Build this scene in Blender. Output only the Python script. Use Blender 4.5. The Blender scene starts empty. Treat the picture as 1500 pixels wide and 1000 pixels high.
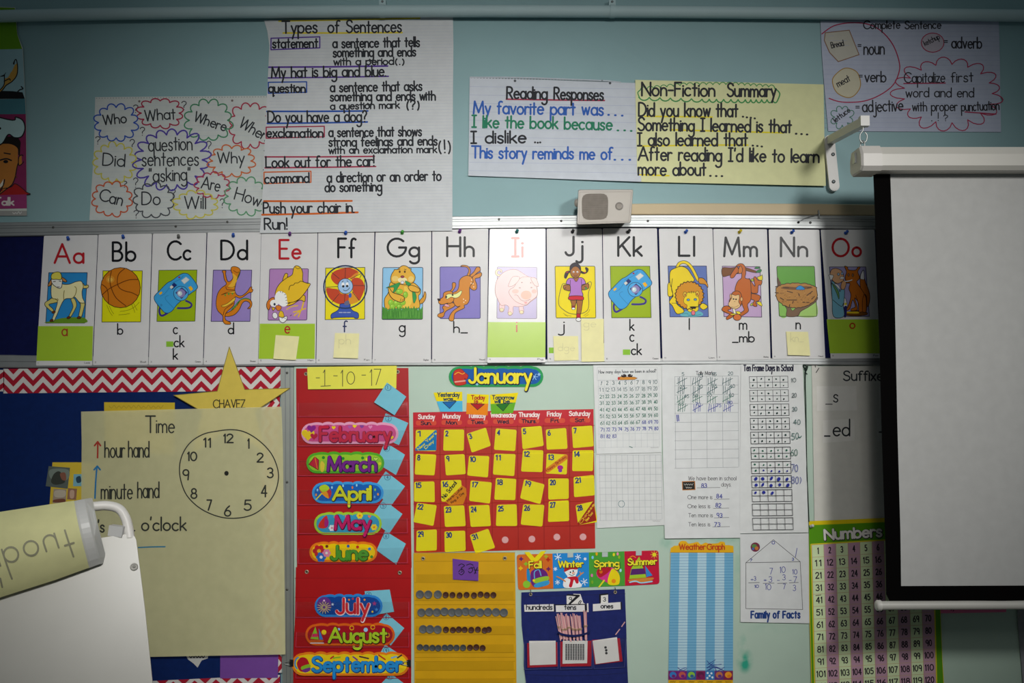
import bpy, math, random
from mathutils import Vector, Matrix
R = random.Random(7)
C = bpy.context.scene.collection
# ------------------------------------------------------------------ camera, world, lights, exposure
CAM_D, CAM_Z, PITCH, FPX = 3.2, 1.45, math.radians(4.0), 35.0 / 36.0 * 1500.0
cam = bpy.data.cameras.new('camera'); cam.lens = 35; cam.sensor_width = 36; cam.clip_start = .05
cam_o = bpy.data.objects.new('camera', cam); C.objects.link(cam_o)
cam_o.location = (0, -CAM_D, CAM_Z); cam_o.rotation_euler = (math.pi / 2 + PITCH, 0, 0)
sc = bpy.context.scene
sc.camera = cam_o
sc.view_settings.view_transform = 'Standard'
sc.view_settings.look = 'None'
sc.view_settings.gamma = 1
sc.view_settings.use_curve_mapping = False
sc.view_settings.exposure = 0.62
w = bpy.data.worlds.new('world'); sc.world = w; w.use_nodes = True
w.node_tree.nodes['Background'].inputs[0].default_value = (.80, .95, 1.0, 1)
w.node_tree.nodes['Background'].inputs[1].default_value = .045
def area(name, loc, aim, sx, sy, power, col=(1, 1, 1), spread=180):
    l = bpy.data.lights.new(name, 'AREA'); l.shape = 'RECTANGLE'; l.size = sx; l.size_y = sy
    l.energy = power; l.color = col; l.spread = math.radians(spread)
    o = bpy.data.objects.new(name, l); C.objects.link(o); o.location = loc
    o.rotation_euler = (Vector(aim) - Vector(loc)).to_track_quat('-Z', 'Y').to_euler()
    return o
def spot(name, loc, aim, power, size, rad=.22, col=(1, .985, .95)):
    l = bpy.data.lights.new(name, 'SPOT'); l.energy = power; l.color = col; l.spot_size = math.radians(size); l.spot_blend = 1; l.shadow_soft_size = rad
    o = bpy.data.objects.new(name, l); C.objects.link(o); o.location = loc
    o.rotation_euler = (Vector(aim) - Vector(loc)).to_track_quat('-Z', 'Y').to_euler()
spot('ceiling_spot', (1.75, -3.3, 2.85), (.55, 0, 1.47), 148, 50)
spot('ceiling_spot', (.1, -3.9, 2.95), (-.42, 0, 1.40), 215, 47)
area('room_light', (-.05, -5.2, 3.24), (.1, 0, 1.75), 1.0, .8, 1.2, (1, .97, .92), 40)

# ------------------------------------------------------------------ mapping: where a picture ray meets the plane `depth` in front of the wall
_c, _s = math.cos(PITCH), math.sin(PITCH)
def P(px, py, d):
    a = (px - 750) / FPX; b = (500 - py) / FPX
    dy = _c - _s * b; dz = _s + _c * b
    t = (CAM_D - d) / dy
    return (a * t, -d, CAM_Z + dz * t)

# ------------------------------------------------------------------ materials
_M = {}
def lin(h):
    h = h.lstrip('#'); h = h if len(h) == 6 else ''.join(c * 2 for c in h); f = lambda v: v / 12.92 if v <= .04045 else ((v + .055) / 1.055) ** 2.4
    return tuple(f(int(h[i:i + 2], 16) / 255) for i in (0, 2, 4)) + (1,)
FIN = {  # roughness, specular, coat, metallic, variation, noise scale
    'paper': (.75, .25, 0, 0, .035, 30), 'sheen': (.3, .42, 0, 0, .02, 20), 'gloss': (.32, .14, .0, 0, .02, 20), 'ink': (.6, .25, 0, 0, .06, 90),
    'shiny': (.3, .3, 0, 0, .02, 10), 'metal': (.46, .5, 0, .7, .05, 14), 'paint': (.55, .35, 0, 0, .03, 6), 'cloth': (.85, .15, 0, 0, .10, 60),
    'vinyl': (.32, .45, .15, 0, .05, 12), 'plastic': (.4, .45, 0, 0, .02, 10), 'black': (.9, .02, 0, 0, .02, 10)}
def mat(col, fin='paper'):
    k = (col, fin)
    if k in _M: return _M[k]
    m = bpy.data.materials.new(fin + '_' + col.strip('#')); m.use_nodes = True
    nt = m.node_tree; b = nt.nodes['Principled BSDF']
    if fin == 'clear' or fin == 'thin':
        out = nt.nodes['Material Output']; mx = nt.nodes.new('ShaderNodeMixShader'); tr = nt.nodes.new('ShaderNodeBsdfTransparent')
        mx.inputs[0].default_value = .05 if fin == 'clear' else .5
        front = b.outputs[0]
        if fin == 'clear':
            gl = nt.nodes.new('ShaderNodeBsdfGlossy'); gl.inputs['Roughness'].default_value = .16; front = gl.outputs[0]
        nt.links.new(tr.outputs[0], mx.inputs[1]); nt.links.new(front, mx.inputs[2]); nt.links.new(mx.outputs[0], out.inputs[0])
        ro, sp, co, me, va, ns = FIN['paper']
    else:
        ro, sp, co, me, va, ns = FIN[fin]
    b.inputs['Roughness'].default_value = ro; b.inputs['Specular IOR Level'].default_value = sp
    b.inputs['Metallic'].default_value = me
    b.inputs['Coat Weight'].default_value = co; b.inputs['Coat Roughness'].default_value = .2
    tc = nt.nodes.new('ShaderNodeTexCoord'); n = nt.nodes.new('ShaderNodeTexNoise'); n.inputs['Scale'].default_value = ns
    n.inputs['Detail'].default_value = 3
    h = nt.nodes.new('ShaderNodeHueSaturation'); mr = nt.nodes.new('ShaderNodeMapRange')
    mr.inputs['From Min'].default_value = .3; mr.inputs['From Max'].default_value = .7
    mr.inputs['To Min'].default_value = 1 - va; mr.inputs['To Max'].default_value = 1 + va
    nt.links.new(tc.outputs['Object'], n.inputs['Vector']); nt.links.new(n.outputs[0], mr.inputs['Value'])
    nt.links.new(mr.outputs[0], h.inputs['Value']); h.inputs['Color'].default_value = lin(col)
    nt.links.new(h.outputs[0], b.inputs['Base Color'])
    m.diffuse_color = lin(col)
    _M[k] = m
    return m

# ------------------------------------------------------------------ objects
def tag(o, label=None, cat=None, group=None, kind=None):
    if label: o['label'] = label
    if cat: o['category'] = cat
    if group: o['group'] = group
    if kind: o['kind'] = kind
    return o
def empty(name, loc, label, cat, group=None):
    o = bpy.data.objects.new(name, None); o.empty_display_size = .05; C.objects.link(o); o.location = loc
    return tag(o, label, cat, group)
class MB:
    """collects faces with materials, then links them as one mesh object"""
    def __init__(s): s.v = []; s.f = []; s.m = []; s.mats = []; s.smooth = []
    def mi(s, m):
        if m not in s.mats: s.mats.append(m)
        return s.mats.index(m)
    def add(s, vs, fs, m, smooth=False):
        o = len(s.v); s.v += [tuple(v) for v in vs]; i = s.mi(m)
        for f in fs: s.f.append([o + k for k in f]); s.m.append(i); s.smooth.append(smooth)
    def box(s, c, sz, m, rot=None):
        x, y, z = sz[0] / 2, sz[1] / 2, sz[2] / 2
        vs = [Vector((a * x, b * y, g * z)) for a in (-1, 1) for b in (-1, 1) for g in (-1, 1)]
        if rot: vs = [rot @ v for v in vs]
        s.add([v + Vector(c) for v in vs], [(0, 1, 3, 2), (4, 6, 7, 5), (0, 4, 5, 1), (2, 3, 7, 6), (0, 2, 6, 4), (1, 5, 7, 3)], m)
    def loft(s, rings, m, close=True, caps=True, smooth=False):
        n = len(rings[0]); vs = [v for r in rings for v in r]; fs = []
        for i in range(len(rings) - 1):
            for j in range(n if close else n - 1):
                k = (j + 1) % n
                fs.append((i * n + j, i * n + k, (i + 1) * n + k, (i + 1) * n + j))
        s.add(vs, fs, m, smooth)
        if caps:
            s.add(rings[0], [tuple(range(n))[::-1]], m); s.add(rings[-1], [tuple(range(n))], m)
    def tube(s, pts, r, m, n=10, caps=True, flat=1):
        pts = [Vector(p) for p in pts]; rings = []; up = None
        for i, p in enumerate(pts):
            t = (pts[min(i + 1, len(pts) - 1)] - pts[max(i - 1, 0)]).normalized()
            if up is None:
                up = Vector((0, 0, 1)) if abs(t.z) < .9 else Vector((0, 1, 0))
            a = t.cross(up).normalized(); b = a.cross(t).normalized(); up = b
            rr = r[i] if isinstance(r, (list, tuple)) else r
            rings.append([p + a * math.cos(2 * math.pi * k / n) * rr + b * math.sin(2 * math.pi * k / n) * rr * flat for k in range(n)])
        s.loft(rings, m, True, caps, True)
    def lathe(s, c, axis, prof, m, n=16):
        axis = Vector(axis).normalized(); a = axis.orthogonal().normalized(); b = axis.cross(a)
        s.loft([[Vector(c) + axis * h + (a * math.cos(2 * math.pi * k / n) + b * math.sin(2 * math.pi * k / n)) * max(r, 1e-5) for k in range(n)] for r, h in prof], m, True, True, True)
    def build(s, name, parent=None, origin=None):
        xs, ys, zs = zip(*s.v)
        if origin is None: origin = ((min(xs) + max(xs)) / 2, (min(ys) + max(ys)) / 2, (min(zs) + max(zs)) / 2)
        o0 = Vector(origin)
        me = bpy.data.meshes.new(name)
        me.from_pydata([tuple(Vector(v) - o0) for v in s.v], [], s.f)
        for m in s.mats: me.materials.append(m)
        me.polygons.foreach_set('material_index', s.m); me.polygons.foreach_set('use_smooth', s.smooth)
        me.update()
        o = bpy.data.objects.new(name, me); C.objects.link(o)
        if parent:
            o.parent = parent; o.location = o0 - Vector(parent.location) if parent.parent is None else o0 - Vector(parent.matrix_basis.translation) - Vector(parent.parent.location)
        else: o.location = o0
        return o

# ------------------------------------------------------------------ 2D helpers
def nums(t):
    if not isinstance(t, str): return [tuple(p) for p in t]
    v = [float(x) for x in t.replace(',', ' ').split()]
    return list(zip(v[::2], v[1::2]))
def spline(pts, closed=False, n=5):
    p = nums(pts); m = len(p); out = []
    if m < 3: return p
    for i in range(m if closed else m - 1):
        if closed: a, b, c, d = p[i - 1], p[i], p[(i + 1) % m], p[(i + 2) % m]
        else: a, b, c, d = p[max(i - 1, 0)], p[i], p[i + 1], p[min(i + 2, m - 1)]
        for k in range(n):
            t = k / n
            out.append(tuple(.5 * (2 * b[j] + (c[j] - a[j]) * t + (2 * a[j] - 5 * b[j] + 4 * c[j] - d[j]) * t * t + (3 * b[j] - a[j] - 3 * c[j] + d[j]) * t ** 3) for j in (0, 1)))
    if not closed: out.append(p[-1])
    return out
def arc(cx, cy, rx, ry, a0, a1, n=None):
    n = n or max(3, int(abs(a1 - a0) / 18))
    return [(cx + rx * math.cos(math.radians(a0 + (a1 - a0) * k / n)), cy + ry * math.sin(math.radians(a0 + (a1 - a0) * k / n))) for k in range(n + 1)]
def rrect(x0, y0, x1, y1, r):
    return arc(x1 - r, y0 + r, r, r, -90, 0, 4) + arc(x1 - r, y1 - r, r, r, 0, 90, 4) + arc(x0 + r, y1 - r, r, r, 90, 180, 4) + arc(x0 + r, y0 + r, r, r, 180, 270, 4)
def rquad(q, r):
    """quad with rounded corners"""
    q = nums(q); out = []
    for i in range(4):
        p = Vector(q[i]); a = Vector(q[i - 1]); b = Vector(q[(i + 1) % 4])
        ua = (a - p).normalized() * r; ub = (b - p).normalized() * r
        for t in (0, .25, .5, .75, 1):
            out.append(tuple((p + ua) * (1 - t) ** 2 + p * 2 * t * (1 - t) + (p + ub) * t * t))
    return out
def cloud(cx, cy, rx, ry, n, bump=.16, seed=0):
    r = random.Random(seed); out = []
    for i in range(n):
        a0 = 2 * math.pi * i / n; a1 = 2 * math.pi * (i + 1) / n; bb = bump * r.uniform(.7, 1.2)
        for k in range(7):
            t = k / 7; a = a0 + (a1 - a0) * t; q = 1 - bump + bb * 1.5 * math.sin(math.pi * t) ** .75
            out.append((cx + rx * q * math.cos(a), cy + ry * q * math.sin(a)))
    return out

# ------------------------------------------------------------------ single-line lettering (baseline 0, x-height .5, capital 1)
A_ = arc
def L_(*v): return list(zip(v[::2], v[1::2]))
_o = lambda: A_(.25, .25, .25, .25, 90, 450)
G = {
 'a': (.5, [A_(.25, .25, .25, .25, 0, 360), L_(.5, .5, .5, 0)]), 'b': (.5, [L_(0, 1, 0, 0), A_(.25, .25, .25, .25, 180, 540)]),
 'c': (.44, [A_(.25, .25, .25, .25, 48, 312)]), 'd': (.5, [A_(.25, .25, .25, .25, 0, 360), L_(.5, 1, .5, 0)]),
 'e': (.48, [L_(.02, .27, .48, .27) + A_(.25, .25, .24, .25, 5, 315)]), 'f': (.32, [A_(.28, .8, .16, .2, 50, 180) + L_(.12, .5, .12, 0), L_(0, .5, .28, .5)]),
 'g': (.5, [A_(.25, .25, .25, .25, 0, 360), L_(.5, .5, .5, 0) + A_(.25, -.17, .25, .22, 0, -150)]),
 'h': (.44, [L_(0, 1, 0, 0), L_(0, .26) + A_(.22, .28, .22, .22, 180, 0) + L_(.44, 0)]),
 'i': (.0, [L_(0, .5, 0, 0), L_(-.012, .72, .012, .72)]), 'j': (.2, [L_(.2, .5, .2, -.2) + A_(.04, -.2, .16, .18, 0, -140), L_(.19, .72, .21, .72)]),
 'k': (.4, [L_(0, 1, 0, 0), L_(.38, .5, .02, .2), L_(.13, .29, .42, 0)]), 'l': (.0, [L_(0, 1, 0, 0)]),
 'm': (.7, [L_(0, .5, 0, 0), L_(0, .26) + A_(.175, .3, .175, .2, 180, 0) + L_(.35, 0), L_(.35, .26) + A_(.525, .3, .175, .2, 180, 0) + L_(.7, 0)]),
 'n': (.44, [L_(0, .5, 0, 0), L_(0, .26) + A_(.22, .28, .22, .22, 180, 0) + L_(.44, 0)]), 'o': (.5, [_o()]),
 'p': (.5, [L_(0, .5, 0, -.4), A_(.25, .25, .25, .25, 180, 540)]), 'q': (.5, [A_(.25, .25, .25, .25, 0, 360), L_(.5, .5, .5, -.4, .58, -.33)]),
 'r': (.3, [L_(0, .5, 0, 0), L_(0, .24) + A_(.2, .3, .2, .2, 180, 55)]),
 's': (.36, [spline('.34 .42 .24 .5 .1 .49 .03 .39 .09 .29 .25 .23 .34 .13 .28 .02 .14 -.005 .0 .08')]),
 't': (.32, [L_(.16, .9, .16, 0), L_(0, .5, .32, .5)]), 'u': (.44, [L_(0, .5) + A_(.22, .22, .22, .22, 180, 360) + L_(.44, .5), L_(.44, .5, .44, 0)]),
 'v': (.42, [L_(0, .5, .21, 0, .42, .5)]), 'w': (.62, [L_(0, .5, .15, 0, .31, .45, .46, 0, .62, .5)]), 'x': (.4, [L_(0, .5, .4, 0), L_(.4, .5, 0, 0)]),
 'y': (.42, [L_(0, .5, .21, .02), L_(.42, .5, .08, -.4)]), 'z': (.38, [L_(0, .5, .38, .5, 0, 0, .38, 0)]),
 'A': (.8, [L_(0, 0, .4, 1, .8, 0), L_(.15, .34, .65, .34)]), 'B': (.52, [L_(0, 0, 0, 1, .22, 1) + A_(.22, .76, .24, .24, 90, -90) + L_(0, .52), L_(.22, .52) + A_(.25, .26, .27, .26, 90, -90) + L_(0, 0)]),
 'C': (.78, [A_(.48, .5, .48, .5, 45, 315)]), 'D': (.68, [L_(0, 0, 0, 1, .2, 1) + A_(.2, .5, .48, .5, 90, -90) + L_(0, 0)]),
 'E': (.52, [L_(.52, 1, 0, 1, 0, 0, .52, 0), L_(0, .53, .42, .53)]), 'F': (.48, [L_(.48, 1, 0, 1, 0, 0), L_(0, .53, .4, .53)]),
 'G': (.92, [A_(.48, .5, .48, .5, 45, 360) + L_(.6, .5)]), 'H': (.64, [L_(0, 1, 0, 0), L_(.64, 1, .64, 0), L_(0, .53, .64, .53)]),
 'I': (.34, [L_(.17, 1, .17, 0), L_(0, 1, .34, 1), L_(0, 0, .34, 0)]), 'J': (.38, [L_(.38, 1, .38, .22) + A_(.19, .22, .19, .22, 0, -165)]),
 'K': (.6, [L_(0, 1, 0, 0), L_(.58, 1, .03, .42), L_(.2, .58, .62, 0)]), 'L': (.48, [L_(0, 1, 0, 0, .48, 0)]),
 'M': (.84, [L_(0, 0, .08, 1, .42, .1, .76, 1, .84, 0)]), 'N': (.66, [L_(0, 0, 0, 1, .66, 0, .66, 1)]), 'O': (.96, [A_(.48, .5, .48, .5, 90, 450)]),
 'P': (.5, [L_(0, 0, 0, 1, .24, 1) + A_(.24, .74, .26, .26, 90, -90) + L_(0, .48)]), 'Q': (.96, [A_(.48, .5, .48, .5, 90, 450), L_(.6, .3, .95, -.05)]),
 'R': (.54, [L_(0, 0, 0, 1, .24, 1) + A_(.24, .75, .26, .25, 90, -90) + L_(0, .5), L_(.2, .5, .54, 0)]),
 'S': (.54, [spline('.52 .84 .4 .98 .2 1 .05 .88 .05 .7 .2 .56 .4 .48 .53 .32 .5 .12 .34 0 .15 .01 0 .15')]),
 'T': (.64, [L_(.32, 1, .32, 0), L_(0, 1, .64, 1)]), 'U': (.6, [L_(0, 1) + [(0, .3)] + A_(.3, .3, .3, .3, 180, 360) + L_(.6, 1)]),
 'V': (.66, [L_(0, 1, .33, 0, .66, 1)]), 'W': (.92, [L_(0, 1, .22, 0, .46, .95, .7, 0, .92, 1)]), 'X': (.6, [L_(0, 1, .6, 0), L_(.6, 1, 0, 0)]),
 'Y': (.6, [L_(0, 1, .3, .48, .3, 0), L_(.6, 1, .3, .48)]), 'Z': (.58, [L_(0, 1, .58, 1, 0, 0, .58, 0)]),
 '0': (.52, [A_(.26, .5, .26, .5, 90, 450)]), '1': (.1, [L_(0, .82, .1, 1, .1, 0)]), '2': (.5, [A_(.24, .74, .23, .26, 165, -30) + L_(0, 0, .5, 0)]),
 '3': (.48, [A_(.22, .75, .22, .25, 150, -90), A_(.22, .26, .25, .26, 90, -150)]), '4': (.54, [L_(.4, 0, .4, 1, 0, .32, .54, .32)]),
 '5': (.5, [L_(.46, 1, .08, 1, .04, .56) + A_(.22, .32, .27, .32, 115, -145)]), '6': (.5, [spline('.4 1 .16 .72 .01 .35') + A_(.25, .28, .25, .28, 165, 525)]),
 '7': (.5, [L_(0, 1, .5, 1, .14, 0)]), '8': (.5, [A_(.25, .76, .2, .24, 90, 450), A_(.25, .26, .25, .26, 90, 450)]),
 '9': (.5, [A_(.25, .72, .25, .28, 0, 360), L_(.5, .74, .44, 0)]),
 '.': (.02, [L_(0, 0, .02, 0)]), ',': (.06, [L_(.06, .04, 0, -.14)]), '?': (.42, [A_(.2, .78, .2, .22, 170, -45) + L_(.19, .42, .19, .25), L_(.18, 0, .2, 0)]),
 '!': (.02, [L_(.01, 1, .01, .28), L_(0, 0, .02, 0)]), '-': (.34, [L_(0, .42, .34, .42)]), '_': (.5, [L_(0, -.04, .5, -.04)]), '=': (.36, [L_(0, .34, .36, .34), L_(0, .6, .36, .6)]),
 '+': (.4, [L_(0, .4, .4, .4), L_(.2, .6, .2, .2)]), "'": (.03, [L_(.03, 1, 0, .8)]), '"': (.16, [L_(.02, 1, 0, .8), L_(.16, 1, .14, .8)]),
 '(': (.2, [A_(.3, .4, .3, .65, 130, 230)]), ')': (.2, [A_(-.1, .4, .3, .65, 50, -50)]), ':': (.02, [L_(0, .1, .02, .1), L_(0, .45, .02, .45)]),
 '$': (.5, [spline('.46 .76 .35 .9 .14 .9 .04 .72 .2 .54 .4 .44 .46 .24 .3 .08 .1 .1 0 .22'), L_(.25, 1, .25, 0)])}

class Sheet(MB):
    """one flat thing on the wall (paper, card, chart): base plus artwork in thin layers.
    Coordinates are read off the photograph; zoom(x0,y0,k) sets the reading frame."""
    def __init__(s, depth, bend=None, fin='paper', mapf=None):
        super().__init__(); s.depth = depth; s.bend = bend; s.fin = fin; s.L = .0003; s.z0 = (0, 0, 1); s.mapf = mapf
    def zoom(s, x0, y0, k): s.z0 = (x0, y0, k); return s
    def T(s, p, L=None):
        x0, y0, k = s.z0; px = x0 + p[0] / k; py = y0 + p[1] / k
        L = s.L if L is None else L
        if s.mapf: return s.mapf(px, py, L)
        d = s.depth + (s.bend(px, py) if s.bend else 0) + L
        return P(px, py, d)
    def rows(s, left, right, col, th=.0006, nx=14, ny=14, fin=None):
        """grid between a left and a right edge polyline (top to bottom)"""
        m = mat(col, fin or s.fin)
        def at(pl, t):
            pl = nums(pl); q = t * (len(pl) - 1); i = min(int(q), len(pl) - 2); f = q - i
            return (pl[i][0] * (1 - f) + pl[i + 1][0] * f, pl[i][1] * (1 - f) + pl[i + 1][1] * f)
        def grid(L):
            return [s.T((a[0] * (1 - i / nx) + b[0] * i / nx, a[1] * (1 - i / nx) + b[1] * i / nx), L) for j in range(ny + 1) for a, b in [(at(left, j / ny), at(right, j / ny))] for i in range(nx + 1)]
        W = nx + 1
        fs = [(j * W + i, (j + 1) * W + i, (j + 1) * W + i + 1, j * W + i + 1) for j in range(ny) for i in range(nx)]
        s.add(grid(0), fs, m, True); s.add(grid(-th), [f[::-1] for f in fs], m, True)
        rim = [i for i in range(W)] + [j * W + nx for j in range(1, ny + 1)] + [ny * W + i for i in range(nx - 1, -1, -1)] + [j * W for j in range(ny - 1, 0, -1)]
        g0, g1 = grid(0), grid(-th); n = len(rim)
        s.add([g0[i] for i in rim] + [g1[i] for i in rim], [(i, (i + 1) % n, n + (i + 1) % n, n + i) for i in range(n)], m)
        return s
    def slab(s, pts, col, th=.0006, fin=None):
        """flat piece with any outline"""
        p = nums(pts); n = len(p); m = mat(col, fin or s.fin)
        a = sum(p[i][0] * p[(i + 1) % n][1] - p[(i + 1) % n][0] * p[i][1] for i in range(n))
        if a > 0: p = p[::-1]
        f = [s.T(q, 0) for q in p]; b = [s.T(q, -th) for q in p]
        s.add(f, [tuple(range(n))], m); s.add(b, [tuple(range(n))[::-1]], m)
        s.add(f + b, [((i + 1) % n, i, n + i, n + (i + 1) % n) for i in range(n)], m)
        return s
    def poly(s, pts, col, fin=None, step=True):
        p = nums(pts); n = len(p)
        a = sum(p[i][0] * p[(i + 1) % n][1] - p[(i + 1) % n][0] * p[i][1] for i in range(n))
        if a > 0: p = p[::-1]
        s.add([s.T(q) for q in p], [tuple(range(n))], mat(col, fin or s.fin))
        if step: s.L += .00005
        return s
    def stroke(s, pts, w, col, L=None, closed=False, fin=None, cap=True):
        fin = fin or (s.fin if s.fin in ('gloss', 'sheen') else 'ink')
        x0, y0, k = s.z0; p = []
        for q in nums(pts):
            if not p or math.hypot(q[0] - p[-1][0], q[1] - p[-1][1]) > 1e-4 * k: p.append(q)
        if closed and math.hypot(p[0][0] - p[-1][0], p[0][1] - p[-1][1]) > .01 * k: p.append(p[0])
        if len(p) < 2: p = [(p[0][0] - w * .05, p[0][1]), (p[0][0] + w * .05, p[0][1])]
        q = [p[0]]
        for b in p[1:]:                                  # keep long lines on bent paper
            a = q[-1]; n = int(math.hypot(b[0] - a[0], b[1] - a[1]) / k / 14) if (s.bend or s.mapf) else 0
            for i in range(1, n + 1): q.append((a[0] + (b[0] - a[0]) * i / (n + 1), a[1] + (b[1] - a[1]) * i / (n + 1)))
            q.append(b)
        L = (s.L if L is None else L) + R.random() * .00003
        runs = [[q[0]]]
        for i in range(1, len(q)):                       # break at sharp corners
            runs[-1].append(q[i])
            if i < len(q) - 1:
                a, b, c = q[i - 1], q[i], q[i + 1]
                d = math.atan2(c[1] - b[1], c[0] - b[0]) - math.atan2(b[1] - a[1], b[0] - a[0])
                if abs((d + math.pi) % (2 * math.pi) - math.pi) > 1.0: runs.append([b])
        m = mat(col, fin)
        for j, r in enumerate(runs):
            n = len(r); hw = w / 2; le = []; ri = []
            for i in range(n):
                a = r[max(i - 1, 0)]; b = r[min(i + 1, n - 1)]; dx, dy = b[0] - a[0], b[1] - a[1]; l = math.hypot(dx, dy) or 1
                nx, ny = -dy / l * hw, dx / l * hw
                le.append((r[i][0] + nx, r[i][1] + ny)); ri.append((r[i][0] - nx, r[i][1] - ny))
            Lj = L + j * .000002
            vs = [s.T(v, Lj) for v in le] + [s.T(v, Lj) for v in ri]
            s.add(vs, [(i, i + 1, n + i + 1, n + i) for i in range(n - 1)], m)
            if cap:
                for e, d in ((0, 1), (n - 1, -1)):
                    a = r[e]; b = r[e + d]; an = math.degrees(math.atan2(a[1] - b[1], a[0] - b[0]))
                    cp = arc(a[0], a[1], hw, hw, an + 90, an - 90, 5)
                    s.add([s.T(v, Lj) for v in cp], [tuple(range(len(cp)))], m)
        return s
    def line(s, pts, w, col, smooth=True):
        s.stroke(spline(pts) if smooth else nums(pts), w, col); s.L += .00003; return s
    def shape(s, pts, col, out='#2a1c14', w=9, smooth=True, n=5):
        p = spline(pts, True, n) if smooth else nums(pts)
        if col: s.poly(p, col)
        if out: s.stroke(p, w, out, closed=True, cap=not smooth); s.L += .00003
        return s
    def ell(s, cx, cy, rx, ry, col, out=None, w=8, rot=0):
        a = math.radians(rot); p = [(cx + x * math.cos(a) - y * math.sin(a), cy + x * math.sin(a) + y * math.cos(a)) for x, y in arc(0, 0, rx, ry, 0, 360, 20)[:-1]]
        return s.shape(p, col, out, w, smooth=False)
    def box2(s, x0, y0, x1, y1, col, out=None, w=6):
        return s.shape([(x0, y0), (x1, y0), (x1, y1), (x0, y1)], col, out, w, smooth=False)
    def text(s, t, x0, y0, x1, cap, w, col, y1=None, xr=.5, flip=1, slant=0, gap=.15, L=None, jit=0, shadow=None, sw=0, fin=None, wob=0):
        """lettering whose baseline runs from (x0,y0) to (x1,y1)"""
        y1 = y0 if y1 is None else y1
        gl = []; x = 0
        for ch in t:
            if ch == ' ': x += .46; continue
            wd, st = G[ch]
            gl.append((ch, x, st)); x += wd + gap
        nat = max(x - gap, .02); W = math.hypot(x1 - x0, y1 - y0); sx = W / nat if len(t) > 1 or nat > .1 else cap
        ux, uy = (x1 - x0) / W, (y1 - y0) / W
        vx, vy = uy * flip, -ux * flip
        if len(gl) == 1 and nat < .1: x0 = (x0 + x1) / 2
        for ch, gx, st in gl:
            low = ch.islower(); jy = R.uniform(-jit, jit) * cap; jx = R.uniform(-jit, jit) * cap * .5
            for k in st:
                out = []
                for (a, b) in k:
                    if low: b = b * (xr / .5) if b <= .5 else (xr + (b - .5) / .5 * (1 - xr))
                    X = (gx + a) * sx + slant * b * cap + jx; Y = b * cap + jy + wob * cap * math.sin(gx * 2.1)
                    out.append((x0 + ux * X + vx * Y, y0 + uy * X + vy * Y))
                LL = s.L if L is None else L
                if shadow: s.stroke([(p[0] + sw * .25, p[1] + sw * .3) for p in out], w + sw, shadow, LL, fin=fin); LL += .00006
                s.stroke(out, w, col, LL, fin=fin)
        return s
    def scrib(s, x0, y, x1, h, w, col):
        n = max(6, int((x1 - x0) / (h * .6))); return s.stroke(spline([(x0 + (x1 - x0) * i / n, y - h * (.1 if i % 2 else R.uniform(.6, 1))) for i in range(n + 1)], False, 3), w, col)
    def done(s, name, label=None, cat=None, group=None, kind=None, parent=None):
        return tag(s.build(name, parent), label, cat, group, kind)
# ------------------------------------------------------------------ the room: wall, floor, boards and rails
def bx(name, x0, x1, y0, y1, z0, z1, m, **k):
    b = MB(); b.box(((x0 + x1) / 2, (y0 + y1) / 2, (z0 + z1) / 2), (x1 - x0, y1 - y0, z1 - z0), m); return tag(b.build(name), **k)
bx('wall_back', -2.6, 2.6, 0, .12, 0, 3.3, mat('#8dafb3', 'paint'), kind='structure')
bx('floor', -2.6, 2.6, -5.5, .12, -.1, 0, mat('#7d7468', 'paint'), kind='structure')
def strip(name, top, bot, d0, d1, m, n=24, grooves=(), gm=None, label=None, cat=None, kind=None, parent=None):
    """a straight-section rail lofted along its length; top and bot are edge polylines"""
    b = MB(); t = spline(top, False, 8); u = spline(bot, False, 8)
    e = .0025
    rings = []
    for (p, q) in zip(t, u):
        A, B = Vector(P(p[0], p[1], d1)), Vector(P(q[0], q[1], d1)); up = (A - B).normalized() * e
        bk = Vector((0, d1 - d0, 0)); fw = Vector((0, e, 0))
        rings.append([A - up, A + fw, A + bk, B + bk, B + fw, B + up])
    b.loft(rings, m)
    for (f, wd) in grooves:
        rg = []
        for (p, q) in zip(t, u):
            A, B = Vector(P(p[0], p[1], d1)), Vector(P(q[0], q[1], d1)); c = A.lerp(B, f); up = (A - B).normalized() * wd
            f0 = Vector((0, -.0012, 0))
            rg.append([c + up, c + up * .6 + f0, c - up * .6 + f0, c - up, c - up + Vector((0, .002, 0)), c + up + Vector((0, .002, 0))])
        b.loft(rg, gm or m)
    return tag(b.build(name, parent), label, cat, None, kind)
ALU = mat('#a9acac', 'metal'); ALU2 = mat('#8f9394', 'metal')
# pipe along the top of the wall, held by two clips
pb = MB(); pp = [P(x, y, .028) for x, y in spline('-220 32 30 23 300 18.5 550 16.5 800 16.5 1100 18.5 1500 23 1720 29', False, 4)]
pb.tube(pp, .0195, mat('#b6cfd2', 'paint'), 16); pipe = tag(pb.build('wall_pipe'), 'long painted round pipe running along the top of the wall', 'pipe')
for (x, y) in ((560, 16.5), (897, 16.8)):
    cb = MB(); rr = .0215
    ring = lambda X: [Vector(X) + Vector((0, math.cos(a) * rr, math.sin(a) * rr)) for a in [k * math.pi / 8 for k in range(16)]]
    c0 = Vector(P(x, y, .028))
    cb.loft([ring(c0 - Vector((.008, 0, 0))), ring(c0 + Vector((.008, 0, 0)))], mat('#b6cfd2', 'paint'), smooth=True)
    cb.box(c0 + Vector((0, .014, .030)), (.022, .026, .022), mat('#b6cfd2', 'paint'))
    cb.lathe(c0 + Vector((0, .001, .033)), (0, -1, 0), [(.004, 0), (.004, .002), (.001, .003)], ALU2, 8)
    cb.build('clip', pipe)
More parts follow.
